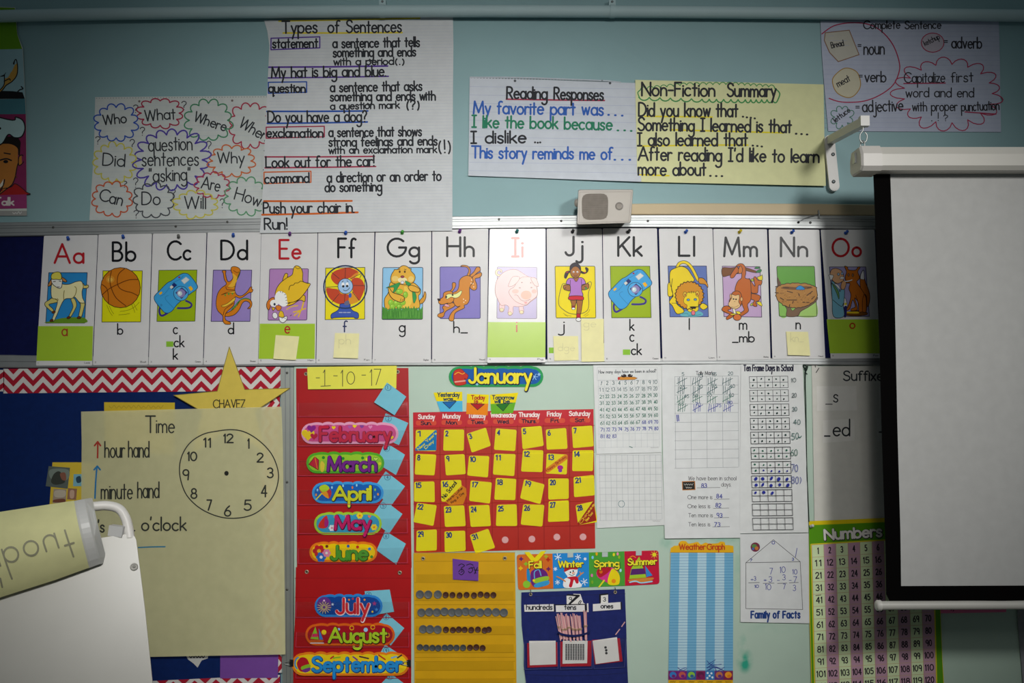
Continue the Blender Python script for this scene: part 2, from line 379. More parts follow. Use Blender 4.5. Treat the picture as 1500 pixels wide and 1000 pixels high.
# narrow display rail: dark blue backing between two aluminium strips
def screw(x, y, d, label_where, r=.0045):
    b = MB(); c = P(x, y, d)
    b.lathe(c, (0, -1, 0), [(r, -.001), (r, .0012), (r * .6, .0024), (.0005, .0026)], mat('#6a6a66', 'metal'), 10)
    b.box((c[0], c[1] - .0026, c[2]), (r * 1.3, .0006, r * .3), mat('#26241f', 'plastic'))
    return b
bpan = Sheet(.010); bpan.rows('-220 340 -220 528', '1330 330 1330 528', '#0e1548', .009, 8, 2, 'cloth')
drail = bpan.done('display_rail', 'dark blue display strip in aluminium edging behind the row of alphabet cards', 'display rail')
rail_top = strip('top_edging', '-220 330 0 325.5 200 322.5 400 319.5 660 316.5 900 314.5 1100 314.5 1300 316 1400 318', '-220 351 0 346 200 343.5 400 340 660 335.5 900 333 1100 334 1300 336.5 1400 338', .001, .020, ALU, grooves=((.25, .0012), (.42, .0012), (.75, .0012)), gm=ALU2, parent=drail)
rail_bot = strip('bottom_edging', '-220 518 0 519.5 60 520.5 400 525 700 526 1000 524 1200 524 1300 523.5 1400 523', '-220 540 0 538.5 60 538.5 400 536 700 535 1000 533.5 1200 534.5 1300 535 1400 536', .0104, .0195, ALU, grooves=((.5, .0012),), gm=ALU2, parent=drail)
tan = strip('trim_1', '905 298.5 1000 297.5 1150 298 1300 299.5 1400 301', '905 314 1000 314 1150 314.3 1300 316 1400 318', .001, .016, mat('#c9b693', 'paint'), kind='structure')
for x, y, wh in ((78, 333, 'left end'), (257.5, 331.5, 'left half'), (333, 325, 'left half'), (731, 321, ''), (949, 323.5, ''), (822, 323.5, ''), (1187, 326, '')):
    par = rail_top
    screw(x, y, .020, wh, .004).build('screw', par)
# big lower boards
wb = Sheet(.010); wb.rows('431 529 431 1180', '1700 529 1700 1180', '#b8cebe', .009, 4, 4, 'plastic')
wbo = o = wb.done('whiteboard', 'pale green marker board covered with calendar, charts and papers', 'whiteboard')
m = o.data.materials[0]; nt = m.node_tree
# marker smears left on the board (stains with a shape of their own)
b = nt.nodes['Principled BSDF']; src = b.inputs['Base Color'].links[0].from_socket
tc = nt.nodes.new('ShaderNodeTexCoord'); nz = nt.nodes.new('ShaderNodeTexNoise'); nz.inputs['Scale'].default_value = 17; nz.inputs['Detail'].default_value = 5
nt.links.new(tc.outputs['Object'], nz.inputs['Vector'])
def blob(px, py, rx, ry, gain):
    c = Vector(P(px, py, .010)) - o.location
    mp = nt.nodes.new('ShaderNodeVectorMath'); mp.operation = 'SUBTRACT'; mp.inputs[1].default_value = c; nt.links.new(tc.outputs['Object'], mp.inputs[0])
    m2 = nt.nodes.new('ShaderNodeVectorMath'); m2.operation = 'MULTIPLY'; m2.inputs[1].default_value = (1 / (rx * .0022), 1, 1 / (ry * .0022)); nt.links.new(mp.outputs[0], m2.inputs[0])
    ln = nt.nodes.new('ShaderNodeVectorMath'); ln.operation = 'LENGTH'; nt.links.new(m2.outputs[0], ln.inputs[0])
    f = nt.nodes.new('ShaderNodeMapRange'); f.inputs['From Min'].default_value = 1; f.inputs['From Max'].default_value = .2; f.inputs['To Max'].default_value = gain
    nt.links.new(ln.outputs['Value'], f.inputs['Value']); return f.outputs[0]
acc = None
for args in ((1091, 967, 14, 20, 1.6), (1087, 943, 8, 18, .9), (1080, 830, 14, 55, .3), (1050, 785, 60, 14, .6), (976, 796, 12, 12, .5), (1200, 950, 14, 30, .2), (1130, 920, 40, 10, .2)):
    f = blob(*args)
    if acc is None: acc = f
    else:
        mx = nt.nodes.new('ShaderNodeMath'); mx.operation = 'MAXIMUM'; nt.links.new(acc, mx.inputs[0]); nt.links.new(f, mx.inputs[1]); acc = mx.outputs[0]
th = nt.nodes.new('ShaderNodeMapRange'); th.inputs['From Min'].default_value = .38; th.inputs['From Max'].default_value = .68; nt.links.new(nz.outputs[0], th.inputs['Value'])
mu = nt.nodes.new('ShaderNodeMath'); mu.operation = 'MULTIPLY'; nt.links.new(acc, mu.inputs[0]); nt.links.new(th.outputs[0], mu.inputs[1])
mixn = nt.nodes.new('ShaderNodeMix'); mixn.data_type = 'RGBA'; mixn.inputs[7].default_value = lin('#2fa88c')
nt.links.new(mu.outputs[0], mixn.inputs[0]); nt.links.new(src, mixn.inputs[6]); nt.links.new(mixn.outputs[2], b.inputs['Base Color'])
nb = Sheet(.010); nb.rows('-320 530 -320 1180', '409 530 412 1180', '#0c265e', .009, 4, 4, 'cloth'); nbo = nb.done('bulletin_board', 'navy blue bulletin board behind the yellow time chart', 'bulletin board')
# upright aluminium post between the boards
vb = MB()
def post(x0a, x1a, x0b, x1b, y0, y1, d0, d1, m):
    q = [P(x0a, y0, d1), P(x1a, y0, d1), P(x1b, y1, d1), P(x0b, y1, d1)]; r = [(a[0], -d0, a[2]) for a in q]
    vb.loft([q[::1], r], m)
post(411, 430, 415, 429, 538, 1180, .001, .020, mat('#a3a8a2', 'metal'))
post(417, 418.5, 420, 421, 538, 1180, .018, .0208, ALU2); post(424, 425.5, 425, 426, 538, 1180, .018, .0208, ALU2)
postm = vb.build('frame', wbo)
for y in (546, 706, 863): screw(420.5, y, .020, '', .004).build('screw', postm)
# ceiling lamp fixtures are out of view; their light is set above
# ------------------------------------------------------------------ alphabet cards
OUT = '#2b1a12'
def art_a(s):
    s.zoom(55, 385, 10); s.shape('165 142 728 142 690 880 120 880', '#2e8fd2', '#1c2338', 9, False)
    s.shape('124 878 200 848 330 812 480 796 600 795 691 806 689 878', '#6f9a2c', None)
    B = '#f4ecb4'; O = '#8a7a20'
    s.shape('670 300 690 330 735 322 748 345 730 368 680 372 655 350', '#e8d878', OUT)
    s.shape('215 515 165 545 112 580 108 620 140 655 215 718 238 700 220 668 165 610 230 590 300 570 330 530', '#e0d47a', OUT)
    s.shape('490 530 515 610 515 660 455 790 480 800 545 690 572 610 540 520', '#e0d47a', OUT)
    s.shape('600 560 630 620 600 795 640 798 685 640 690 590 640 540', '#e0d47a', OUT)
    s.shape('210 300 206 500 290 545 262 690 210 835 240 850 280 770 385 545 500 520 545 500 620 580 690 580 660 510 652 420 670 340 640 268 560 275 470 310 380 312 300 290', B, OUT)
    s.line('392 405 382 470 385 540', 10, O); s.line('545 345 570 380 555 460 520 510', 10, O); s.line('230 520 300 545 290 520', 8, O)
    for x, y in ((205, 842), (235, 720), (455, 800), (605, 800)): s.ell(x, y, 28, 18, '#6a3a20', OUT, 6, -20)
    s.shape('208 225 150 330 190 330 222 260', '#c98a4a', OUT); s.shape('345 210 390 225 430 268 400 278 350 250', '#c98a4a', OUT)
    s.shape('212 230 215 300 270 350 320 372 350 355 360 300 350 230', '#f2f2ea', OUT)
    s.shape('208 235 205 170 260 135 320 135 350 180 345 240 280 240', '#e8dc5a', OUT)
    s.line('232 275 262 270', 10, OUT); s.line('315 265 345 270', 10, OUT); s.line('290 350 320 352', 10, '#40302a')
def art_b(s):
    s.zoom(140, 385, 10); s.shape('108 115 685 115 660 862 92 865', '#e2e014', '#3a3a18', 9, False)
    s.ell(365, 362, 290, 295, '#cf7a1c', OUT, 10)
    s.ell(215, 240, 62, 55, '#dc9630'); s.ell(215, 245, 36, 30, '#e8b850')
    for t in ('428 82 340 160 318 280 350 365 430 410 530 435 615 478', '232 120 210 240 228 360 300 510 445 630', '92 472 190 385 320 315 480 250 625 242', '96 315 160 370 185 460 190 600'):
        s.line(t, 12, '#6a3410')
    for t in ('360 710 480 690 575 640 640 575', '165 620 210 720 245 770', '200 630 240 710 265 745', '525 600 560 680 575 725', '555 585 600 680 610 690', '340 760 420 755 500 740'): s.line(t, 5, '#5f5c14')
def art_cam(s, ox, oy, warp):
    s.zoom(ox, oy, 10); q = lambda t: [(x + warp(x, y), y + (7 if oy == 385 else 0)) for x, y in nums(t)]
    s.shape('128 108 685 103 655 852 98 855' if oy == 385 else '140 98 718 98 738 850 160 852', '#9db714', '#3a4a18', 9, False)
    s.shape(q('435 665 500 655 590 645 640 625 638 580 590 558 560 545') , None, '#4a3a94', 24)if 0 else None
    s.line(q('440 655 560 655 625 640 640 600 610 570 560 548'), 28, '#3c2f86'); s.line(q('200 600 170 680 180 745 215 765 290 725'), 30, '#3c2f86')
    s.shape(q('92 500 110 460 160 410 280 290 350 252 480 160 560 145 620 180 705 290 730 345 700 390 600 460 440 590 360 690 300 725 250 720 190 660 110 560'), '#3fa4e0', '#1c2f58')
    s.line(q('300 470 260 490 270 540 390 665'), 6, '#2a78b4'); s.line(q('320 350 250 440 180 480'), 6, '#2a78b4'); s.line(q('330 300 470 230 520 180'), 6, '#2a78b4')
    s.ell(*q('486 440')[0], 108, 106, '#52b0e6', '#1c2f58')
    s.shape(q('410 430 500 355 575 425 495 515'), '#5a4f96', '#231f55', 8, False); s.ell(*q('487 437')[0], 62, 60, '#8f86bc', None); s.ell(*q('470 440')[0], 34, 36, '#c4dce0', None); s.ell(*q('462 432')[0], 15, 16, '#eef6f4', None)
    s.shape(q('315 345 385 280 430 318 355 385'), '#1f3070', None, 6, False); s.shape(q('318 345 350 318 378 345 345 375'), '#d6dcd4', None, 6, False)
    s.shape(q('490 250 560 198 610 238 535 300'), '#d8dcd8', '#b4c0c4', 6, False); s.shape(q('592 350 630 328 665 375 630 408'), '#eab414', None, 6, False); s.shape(q('162 440 195 410 215 420 205 445 175 460'), '#eab414', None, 6, False)
    s.ell(*q('460 203')[0], 16, 13, '#a02848', None)
def art_d(s):
    s.zoom(300, 385, 10); s.shape('125 105 688 105 662 855 92 855', '#9a86c6', '#2e2450', 9, False); O = '#d8801c'
    s.shape('400 690 470 620 530 540 600 515 670 545 692 600 670 660 625 668 660 630 655 585 600 560 550 590 500 690 430 760 330 785 280 760', O, OUT)
    s.line('390 690 450 620 520 545 590 520 650 530', 16, '#3f8a3a')
    s.shape('255 130 270 110 310 120 305 160 330 260 370 270 410 220 405 160 385 120 390 65 440 52 500 75 520 120 500 190 465 260 450 330 440 400 470 465 540 480 620 420 660 360 690 350 685 380 705 390 690 430 640 440 530 515 440 500 425 620 330 710 300 760 305 830 375 870 370 898 300 895 265 850 262 775 190 700 165 600 185 460 240 370 315 310 285 240 270 150', O, OUT, n=4)
    s.shape('440 505 430 560 300 640 240 628 330 590', '#ecc23c', OUT, 6); s.shape('405 150 415 220 380 300 340 350 420 370 450 300 480 220', '#eab434', None)
    s.shape('435 410 435 440 330 440 240 470 330 430', '#eab434', OUT, 6); s.line('310 345 320 385 380 395 440 398', 8, OUT); s.line('330 350 400 360 440 340', 7, '#8a4a10')
    s.line('420 110 470 140 500 130', 7, OUT); s.line('270 760 290 690 330 650 420 590', 8, OUT); s.line('470 250 490 190 515 130', 9, '#3a6a2a')
    for x, y in ((300, 470), (350, 455), (405, 450), (430, 655), (455, 628)): s.ell(x, y, 12, 16, '#5aa03a')
def art_e(s):
    s.zoom(380, 385, 10); s.shape(rquad('150 88 718 85 695 835 125 838', 18), '#b686c0', '#40285a', 9, False); Y = '#ecc02c'
    s.line('400 680 470 640 560 625', 16, '#e8c030'); s.line('655 540 620 680', 22, '#e8c030'); s.line('500 720 610 690 675 665', 18, '#e8c030', False); s.line('510 770 610 690 570 790', 18, '#e8c030', False)
    s.shape('340 260 375 160 415 165 400 230', Y, OUT); s.shape('640 470 670 540 655 565 590 545 480 610 400 625 380 560', Y, OUT)
    s.shape('232 480 250 380 310 290 400 220 480 170 500 80 540 40 600 65 635 140 640 270 735 300 735 335 640 470 560 550 460 580 400 600 300 560', Y, OUT)
    s.line('430 395 450 335 500 322 520 295 570 290 600 268 640 275 690 295 735 300', 9, OUT); s.line('410 585 500 570 580 530 640 470', 8, OUT); s.line('520 55 560 85 600 70', 7, OUT)
    s.shape('225 500 250 440 300 410 350 430 390 460 405 540 410 610 350 640 280 600 240 560', '#f6f6f4', None); 
    for a, b in (('300 410', '315 430'), ('345 420', '335 440'), ('385 455', '370 468'), ('400 500', '380 510'), ('405 545', '385 550'), ('408 590', '388 588')): s.line(a + ' ' + b, 7, OUT, False)
    s.shape('215 505 170 515 115 570 105 640 135 690 160 640 165 580 215 545', '#d87c2c', OUT); s.ell(215, 590, 60, 52, '#f6f6f4', None); s.ell(222, 605, 16, 20, '#2a3850')
    s.shape('175 645 235 660 200 705', '#e8c030', OUT, 7, False); s.shape('245 625 310 630 320 670 280 700 245 670', '#e0822c', OUT, 6)
    s.shape('290 790 285 740 310 700 345 720 360 790', '#ecc02c', OUT, 6); s.ell(228, 770, 38, 48, '#f2f2f2', OUT, 7, -15); s.shape('290 790 330 800 400 780 400 830 350 875 300 850', '#f4f4f4', OUT, 8)
    s.line('450 775 470 760', 8, OUT, False); s.line('330 815 360 800 385 820', 5, OUT)
def art_f(s):
    s.zoom(465, 380, 10); s.shape('120 125 695 115 692 872 112 880', '#f0e022', '#2c2c28', 9, False); r = '#c84a2c'
    s.shape('300 370 210 300 205 220 270 160 400 125 500 130 600 190 470 270 400 290', r, None); s.shape('500 300 580 265 660 310 690 420 640 560 600 600 520 470', r, None)
    s.shape('130 420 220 425 300 440 350 500 460 520 440 640 360 660 250 625 160 540', r, None); s.shape('480 270 560 200 610 195 520 285', '#dc8a2c', None); s.shape('460 560 520 480 600 600 540 640 470 650', '#e09a2c', None)
    for p in ('410 120 405 280', '210 190 320 280', '120 405 300 395', '215 625 310 510', '405 510 395 620', '510 470 610 600', '530 380 690 382', '480 285 640 205', '620 270 645 220'): s.line(p, 8, '#3a3330', False)
    s.shape('455 510 490 490 500 540 470 560', '#3a62b8', None)
    s.shape('340 650 470 650 480 700 520 750 595 785 598 855 545 858 520 845 270 850 205 862 205 800 290 750 325 700', '#3f5cb4', '#1c2450', 9)
    s.shape('400 620 455 600 465 660 400 665', '#6a6a88', None)
    s.text('--- --- ---', 320, 785, 480, 24, 14, '#aab4cc')
    s.stroke(arc(408, 402, 315, 312, 0, 360, 40), 20, '#243a5c', closed=True); s.L += .00005
    s.ell(410, 390, 110, 112, '#a4c6ea', '#22304e', 9)
    s.ell(375, 370, 22, 34, '#f8f8f8'); s.ell(435, 368, 22, 34, '#f8f8f8'); s.ell(378, 392, 17, 18, '#1c1c22'); s.ell(435, 388, 17, 18, '#1c1c22')
    s.line('380 445 410 458 450 440 470 412', 8, '#22304e'); s.line('360 330 380 312', 8, '#22304e'); s.line('430 310 450 322', 8, '#22304e')
def art_g(s):
    s.zoom(550, 380, 10); s.shape(rquad('108 118 695 115 690 875 95 878', 18), '#92c8ec', '#22304e', 9, False); T = '#e8b23a'
    s.shape('650 600 700 540 720 470 740 500 735 570 700 630 650 650', '#d89a2c', OUT)
    s.shape('160 730 130 640 140 560 190 480 215 340 300 330 480 360 560 340 655 430 655 500 630 540 645 700 500 720 300 720', T, OUT); s.shape('420 400 520 440 540 600 480 700 400 690 440 560', '#f0cc50', None)
    s.shape('270 165 280 145 320 145 390 92 450 95 500 130 525 135 520 165 575 230 575 300 530 350 440 370 350 360 260 350 222 300 235 220', T, OUT); s.ell(290, 280, 50, 42, '#eecd70'); s.ell(520, 285, 42, 42, '#eecd70')
    s.ell(395, 300, 68, 40, '#f2e4b0', None); s.ell(395, 252, 26, 17, '#a03c50', OUT, 5); s.ell(395, 335, 24, 22, '#e8e8f0', '#6a6a80', 5)
    s.ell(355, 178, 14, 18, '#5a3a14'); s.ell(430, 178, 14, 18, '#5a3a14'); s.line('335 150 360 138', 7, OUT); s.line('425 140 450 150', 7, OUT)
    g = '#2f9a4e'
    s.shape('360 340 250 375 155 415 260 405 270 440 240 515 310 440', g, '#1f5a30', 5); s.shape('440 310 520 355 480 385 445 350', g, '#1f5a30', 5); s.shape('545 450 580 480 600 560 565 640 545 560', g, '#1f5a30', 5)
    for x, y, a, b in ((350, 468, 52, 36), (440, 515, 34, 46), (225, 630, 36, 44), (310, 640, 50, 50), (400, 630, 40, 40), (250, 690, 40, 40), (350, 690, 40, 36)): s.ell(x, y, a, b, '#96cc3c', '#6aa028', 5); s.ell(x - a * .25, y - b * .3, a * .3, b * .3, '#b8e060')
    s.shape('190 400 200 500 260 580 370 625 425 590 410 540 340 510 250 480', T, OUT); s.shape('480 400 520 375 600 400 650 440 620 480 520 460 490 430', T, OUT); s.line('360 610 375 570', 6, OUT); s.line('385 600 420 575', 6, OUT)
    s.shape([(98, 870), (104, 690)] + [(104 + i * 20, (690 if i % 2 else 735) + R.randint(-18, 18)) for i in range(1, 30)] + [(694, 690), (688, 870)], '#4f9638', None, smooth=False)
    for i in range(26): x = 112 + i * 22; y = R.randint(720, 780); s.stroke([(x, y), (x + R.randint(-6, 8), y + 90)], 6, R.choice(('#2f6a24', '#3f7c2c', '#6cb04a')))
    s.L += .0001
def art_h(s):
    s.zoom(630, 380, 10); s.shape(rquad('145 108 735 105 735 862 145 865', 18), '#8a80c8', '#2c2c66', 9, False); T = '#d88a2c'
    s.shape('585 235 640 180 680 115 725 115 735 160 690 195 620 255', T, OUT); s.shape('620 260 680 215 745 190 755 230 720 265 660 285 685 370 680 430 640 450 590 420 580 370', T, OUT)
    s.shape('540 235 565 170 540 115 450 100 480 82 550 95 590 150 585 210 575 240', T, OUT)
    s.shape('185 690 200 740 190 770 120 800 115 835 160 850 200 830 230 760 350 690 360 650 300 630', T, OUT)
    s.shape('430 310 470 260 540 235 610 260 630 330 580 410 578 580 545 650 500 670 500 710 400 760 360 800 345 890 300 900 275 870 300 800 350 740 440 680 400 690 350 640 330 500 390 460 420 400', T, OUT)
    s.shape('295 460 325 420 325 350 350 335 375 350 370 400 320 475', T, OUT)
    s.shape('120 600 110 575 150 575 190 545 200 490 260 462 320 470 345 540 345 600 300 640 250 640 180 660 130 640', T, OUT)
    s.ell(133, 590, 22, 18, '#241a18'); s.shape('225 545 260 505 330 505 380 500 455 455 465 480 430 540 370 565 310 550 250 580', '#eef0a0', OUT, 6); s.ell(238, 548, 12, 16, '#222'); s.ell(330, 520, 14, 12, '#222')
    s.shape('210 660 240 650 290 680 260 695 215 680', '#e4a0a8', OUT, 5)
    for x, y in ((610, 300), (600, 345), (630, 355), (640, 400), (490, 580), (520, 600), (495, 625)): s.ell(x, y, 9, 9, '#f4ddb0')
def art_i(s):
    s.zoom(715, 380, 10); s.shape(rquad('135 108 715 112 712 865 128 862', 14), '#b0a2cc', '#6a6070', 8, False); K = '#f0b8b8'; o = '#8a5a50'
    s.shape('150 245 110 215 110 165 150 140 195 150 205 185 170 185 190 170 150 165 135 205 185 225', '#dcc898', o, 6)
    for t in ('170 650 168 750 200 768 232 745 240 660', '455 660 460 770 495 795 522 770 505 670'): s.shape(t, K, o, 7)
    s.shape('105 400 130 300 200 210 300 155 420 150 560 235 690 300 720 420 715 540 620 620 560 670 440 690 370 690 365 780 325 820 290 790 305 700 260 665 190 670 140 580 108 500', K, o, 7)
    s.shape('310 500 320 440 380 400 440 300 540 250 700 290 715 420 715 530 620 610 545 665 400 610', '#f2bcb8', o, 7)
    s.shape('295 385 360 255 460 258 430 330 370 380 330 395', '#f2bcb8', o, 7); s.shape('625 275 700 275 740 385 715 390 680 375', '#f2bcb8', o, 7)
    s.ell(400, 465, 50, 32, '#f0a090'); s.ell(675, 465, 38, 30, '#f0a090'); s.ell(558, 520, 78, 66, '#ee9c80', None); s.ell(495, 335, 12, 9, o); s.ell(625, 340, 10, 8, o); s.ell(465, 415, 15, 7, o); s.ell(635, 410, 15, 7, o)
    s.line('385 520 430 525 480 590 545 610 620 580', 7, o); s.shape('525 628 575 628 550 645', '#d86060', None)
    for x, y in ((200, 735), (322, 790), (490, 770)): s.ell(x, y, 30, 26, '#d8c68c', o, 5)
def art_j(s):
    s.zoom(800, 375, 10); s.shape(rquad('130 148 715 148 728 905 145 905', 18), '#f2dc0e', '#3c3a28', 9, False); K = '#a8692c'
    s.stroke(spline('290 410 245 405 215 480 185 620 190 720 260 790 350 840 470 850 570 820 615 770 625 680 620 540 660 420 650 375 600 395'), 9, '#4a443c'); s.L += .0001
    for t in ('250 835 300 865 370 880', '270 860 320 885', '550 870 610 830 640 780', '570 885 620 855'): s.line(t, 5, '#7a7018')
    s.shape('360 220 300 225 275 260 268 310 290 325 310 290 330 250', '#2a2430', OUT); s.shape('505 215 560 240 590 225 575 180 585 165 615 185 610 225 570 255 520 250', '#2a2430', OUT); s.line('300 240 320 230', 14, '#c02030'); s.line('560 235 570 245', 14, '#c02030')
    s.shape('360 640 375 700 378 745 420 745 440 640', K, OUT); s.shape('450 640 455 740 450 860 500 860 525 730 530 640', K, OUT)
    s.shape('375 730 425 730 425 770 375 770', '#a8203a', OUT, 7, False); s.ell(400, 768, 26, 17, '#f4f4f4', OUT, 6); s.shape('447 842 500 842 505 910 445 910', '#c01830', OUT, 7, False); s.ell(475, 928, 38, 28, '#f4f4f4', OUT, 7)
    s.shape('300 420 255 430 258 480 300 500 350 505 350 430', K, OUT); s.shape('520 440 590 405 625 410 625 465 580 490 525 490', K, OUT); s.line('265 485 290 460', 8, OUT); s.line('560 440 590 455', 8, OUT); s.ell(583, 470, 14, 14, '#3aa040')
    s.shape('352 320 310 350 295 405 350 425 355 520 345 590 530 590 520 500 522 425 578 400 550 335 500 312 430 330', '#b478c8', OUT); s.line('355 350 352 420', 7, OUT); s.line('515 340 520 420', 7, OUT)
    s.shape('352 585 525 585 548 635 500 645 440 640 390 645 328 630', '#d0142c', OUT); s.shape('400 310 440 375 475 312', K, OUT, 6)
    s.ell(430, 215, 78, 108, K, OUT, 9); s.shape('352 210 355 140 400 102 450 100 500 150 505 210 470 165 430 150 390 165', '#2a2430', OUT)
    s.ell(403, 232, 13, 13, '#f4f4f4'); s.ell(458, 232, 13, 13, '#f4f4f4'); s.ell(404, 234, 6, 7, '#222'); s.ell(457, 234, 6, 7, '#222'); s.line('405 280 430 288 460 278', 6, '#6a2a18')
def art_l(s):
    s.zoom(965, 375, 10); s.shape('135 145 698 145 728 888 165 890', '#6076b8', '#22284e', 9, False); Y = '#f0d41e'; M = '#d8921c'
    s.shape('320 870 340 820 450 800 600 810 650 860 560 885 400 885', '#6ab8c4', None)
    s.line('270 170 300 110 370 88 440 120 500 200 560 320 580 350', 50, OUT); s.line('270 170 300 110 370 88 440 120 500 200 560 320 580 350', 34, Y)
    s.shape('580 350 590 322 650 325 700 380 720 430 715 460 680 415 600 400', M, OUT)
    s.shape('135 410 170 390 200 500 200 580 140 585 130 500', Y, OUT)
    s.shape('160 290 175 215 240 175 330 150 410 180 470 260 520 360 400 400 300 460 270 560 260 690 350 770 370 810 340 835 260 840 200 730 155 670 205 580 190 480 165 400', Y, OUT); s.line('200 330 185 470 210 570 205 600', 8, OUT); s.line('190 690 260 690', 7, OUT)
    s.shape('600 740 640 690 705 720 710 755 650 785', Y, OUT)
    p = [(450 + (205 + (10 if i % 2 else -8)) * math.cos(i * math.pi / 24), 575 + (200 + (10 if i % 2 else -8)) * math.sin(i * math.pi / 24)) for i in range(48)]
    s.shape(p, M, '#3a2208', 12, False)
    s.shape('365 640 400 560 440 530 530 530 570 570 590 640 580 700 580 780 540 815 450 815 410 770 415 720 375 690', Y, OUT, 5); s.ell(383, 560, 26, 38, '#e8c03c', OUT, 6); s.ell(565, 548, 26, 38, '#e8c03c', OUT, 6); s.ell(386, 568, 11, 18, '#a0521c'); s.ell(562, 556, 11, 18, '#a0521c')
    s.ell(432, 640, 22, 16, '#5a9ad0', OUT, 6); s.ell(535, 635, 22, 16, '#5a9ad0', OUT, 6); s.shape('455 740 545 738 525 768 480 768', '#2a1a14', None); s.line('500 765 495 800', 7, OUT); s.shape('480 805 525 800 528 855 485 858', '#e8788a', OUT, 6)
    for t in ('440 520 450 540', '480 510 475 545', '510 515 505 540'): s.line(t, 7, OUT, False)
    for t in ('340 850 400 835 430 850', '430 870 560 865 620 850'): s.line(t, 6, '#2e7a98')
def art_m(s):
    s.zoom(1045, 380, 10); s.shape('130 98 682 105 708 842 155 835', '#c8a8d0', '#3a2c4a', 9, False); O = '#c8661a'
    s.shape('132 125 250 122 360 115 420 150 380 200 300 215 220 235 136 245', '#7c4a1c', OUT, 8); s.shape('450 115 520 130 640 175 630 195 540 180 450 150', '#7c4a1c', OUT, 6); s.shape('600 130 640 105 685 125 640 135', '#2f8a4a', '#1c4a28', 6); s.shape('625 185 660 150 705 150 685 190', '#2f8a4a', '#1c4a28', 6)
    s.shape('330 110 250 230 260 270 300 260 340 205 380 180 360 120', O, OUT); 
    s.shape('640 265 700 235 715 225 720 290 690 310', '#f0de2c', OUT, 7); s.shape('550 290 580 280 590 315 560 315', '#c0cc38', OUT, 6)
    s.shape('520 280 560 330 610 390 590 270 620 255 650 300 710 310 700 370 660 380 650 480 620 495 550 470', O, OUT)
    s.shape('550 500 680 530 670 600 620 620 640 680 600 685 570 650 600 600 550 575', O, OUT); s.shape('635 625 690 620 715 680 660 660', '#f0de2c', OUT, 6); s.shape('540 670 560 640 580 640 565 675', '#b8cc48', OUT, 6)
    s.shape('325 105 370 65 430 65 470 120 475 200 465 270 530 290 548 360 550 580 500 660 515 750 460 800 400 830 330 840 400 780 450 740 430 680 400 600 320 480 330 380 365 310 410 270 415 190 410 120 370 100', O, OUT, n=4)
    s.shape('375 125 400 90 425 140 415 195 375 205 365 170', '#d47a2c', OUT, 8)
    s.shape('215 680 150 690 125 740 190 780 235 800 190 850 205 880 290 830 280 780 210 745 260 720', O, OUT); s.ell(350, 845, 58, 46, '#d87434', OUT, 8)
    s.shape('270 500 310 465 370 465 410 520 410 660 330 720 260 700 230 620 250 560', O, OUT); s.ell(255, 535, 14, 32, '#e8b878', OUT, 6); s.ell(412, 580, 18, 30, '#e8b878', OUT, 6)
    s.shape('268 560 270 510 320 525 375 515 380 570 370 620 395 680 330 725 260 705 218 660 240 610', '#eac48a', OUT, 7); s.ell(295, 578, 13, 11, '#222'); s.ell(332, 582, 13, 11, '#222'); s.line('260 690 310 700 370 670', 5, '#8a6030'); s.line('305 615 320 618', 6, '#8a5a30')
    s.shape('285 730 310 720 330 790 305 800', '#f4f0d4', OUT, 5); s.shape('330 765 380 760 400 795 360 800', '#f0de2c', OUT, 6); s.shape('250 800 300 790 330 805 260 815', '#f0de2c', OUT, 6)
def art_n(s):
    s.zoom(1125, 380, 10); q = rquad('128 98 680 98 718 832 165 832', 18); s.shape(q, '#62a83a', None, 9, False)
    s.shape('160 600 260 640 275 830 180 830', '#8ac25a', None); s.shape('700 615 600 670 440 825 712 828', '#a8d070', None)
    s.stroke(q, 9, '#2f3a24', closed=True)
    s.shape('133 250 170 310 190 360 140 380', '#6a4a34', None); s.shape('200 600 275 720 275 828 430 828 480 760 600 690 705 610 700 540 400 560', '#7c5f48', '#3c2c20', 8); s.shape('335 705 400 710 360 750', '#8cc25c', '#3c2c20', 6)
    p = [(415 + (303 + R.uniform(-10, 10)) * math.cos(a), (505 if math.sin(a) > 0 else 430) + (205 if math.sin(a) > 0 else 85) * math.sin(a) + R.uniform(-9, 9)) for a in [i * math.pi / 32 for i in range(64)]]
    s.shape(p, '#b8823c', OUT, 10, False); s.shape('190 420 260 395 420 405 540 390 650 405 620 425 470 440 330 440', '#7a4f28', None)
    s.shape('415 438 430 400 470 382 515 402 535 438', '#2090d8', '#18406a', 7)
    for t in ('285 465 360 485', '275 592 420 592', '570 525 650 465', '225 405 300 415', '580 415 630 400', '510 625 600 630', '105 485 150 490', '110 400 150 385', '320 660 310 690', '180 560 230 590', '640 580 680 540', '450 500 460 530', '370 610 360 640'): s.line(t, 13, '#4a2f18', False)
    for i in range(60): x, y = R.uniform(180, 660), R.uniform(450, 640); s.stroke([(x, y), (x + R.uniform(-30, 30), y + R.uniform(-14, 14))], 5, R.choice(('#8a5c28', '#d09a54', '#6a4420')))
    s.L += .0001
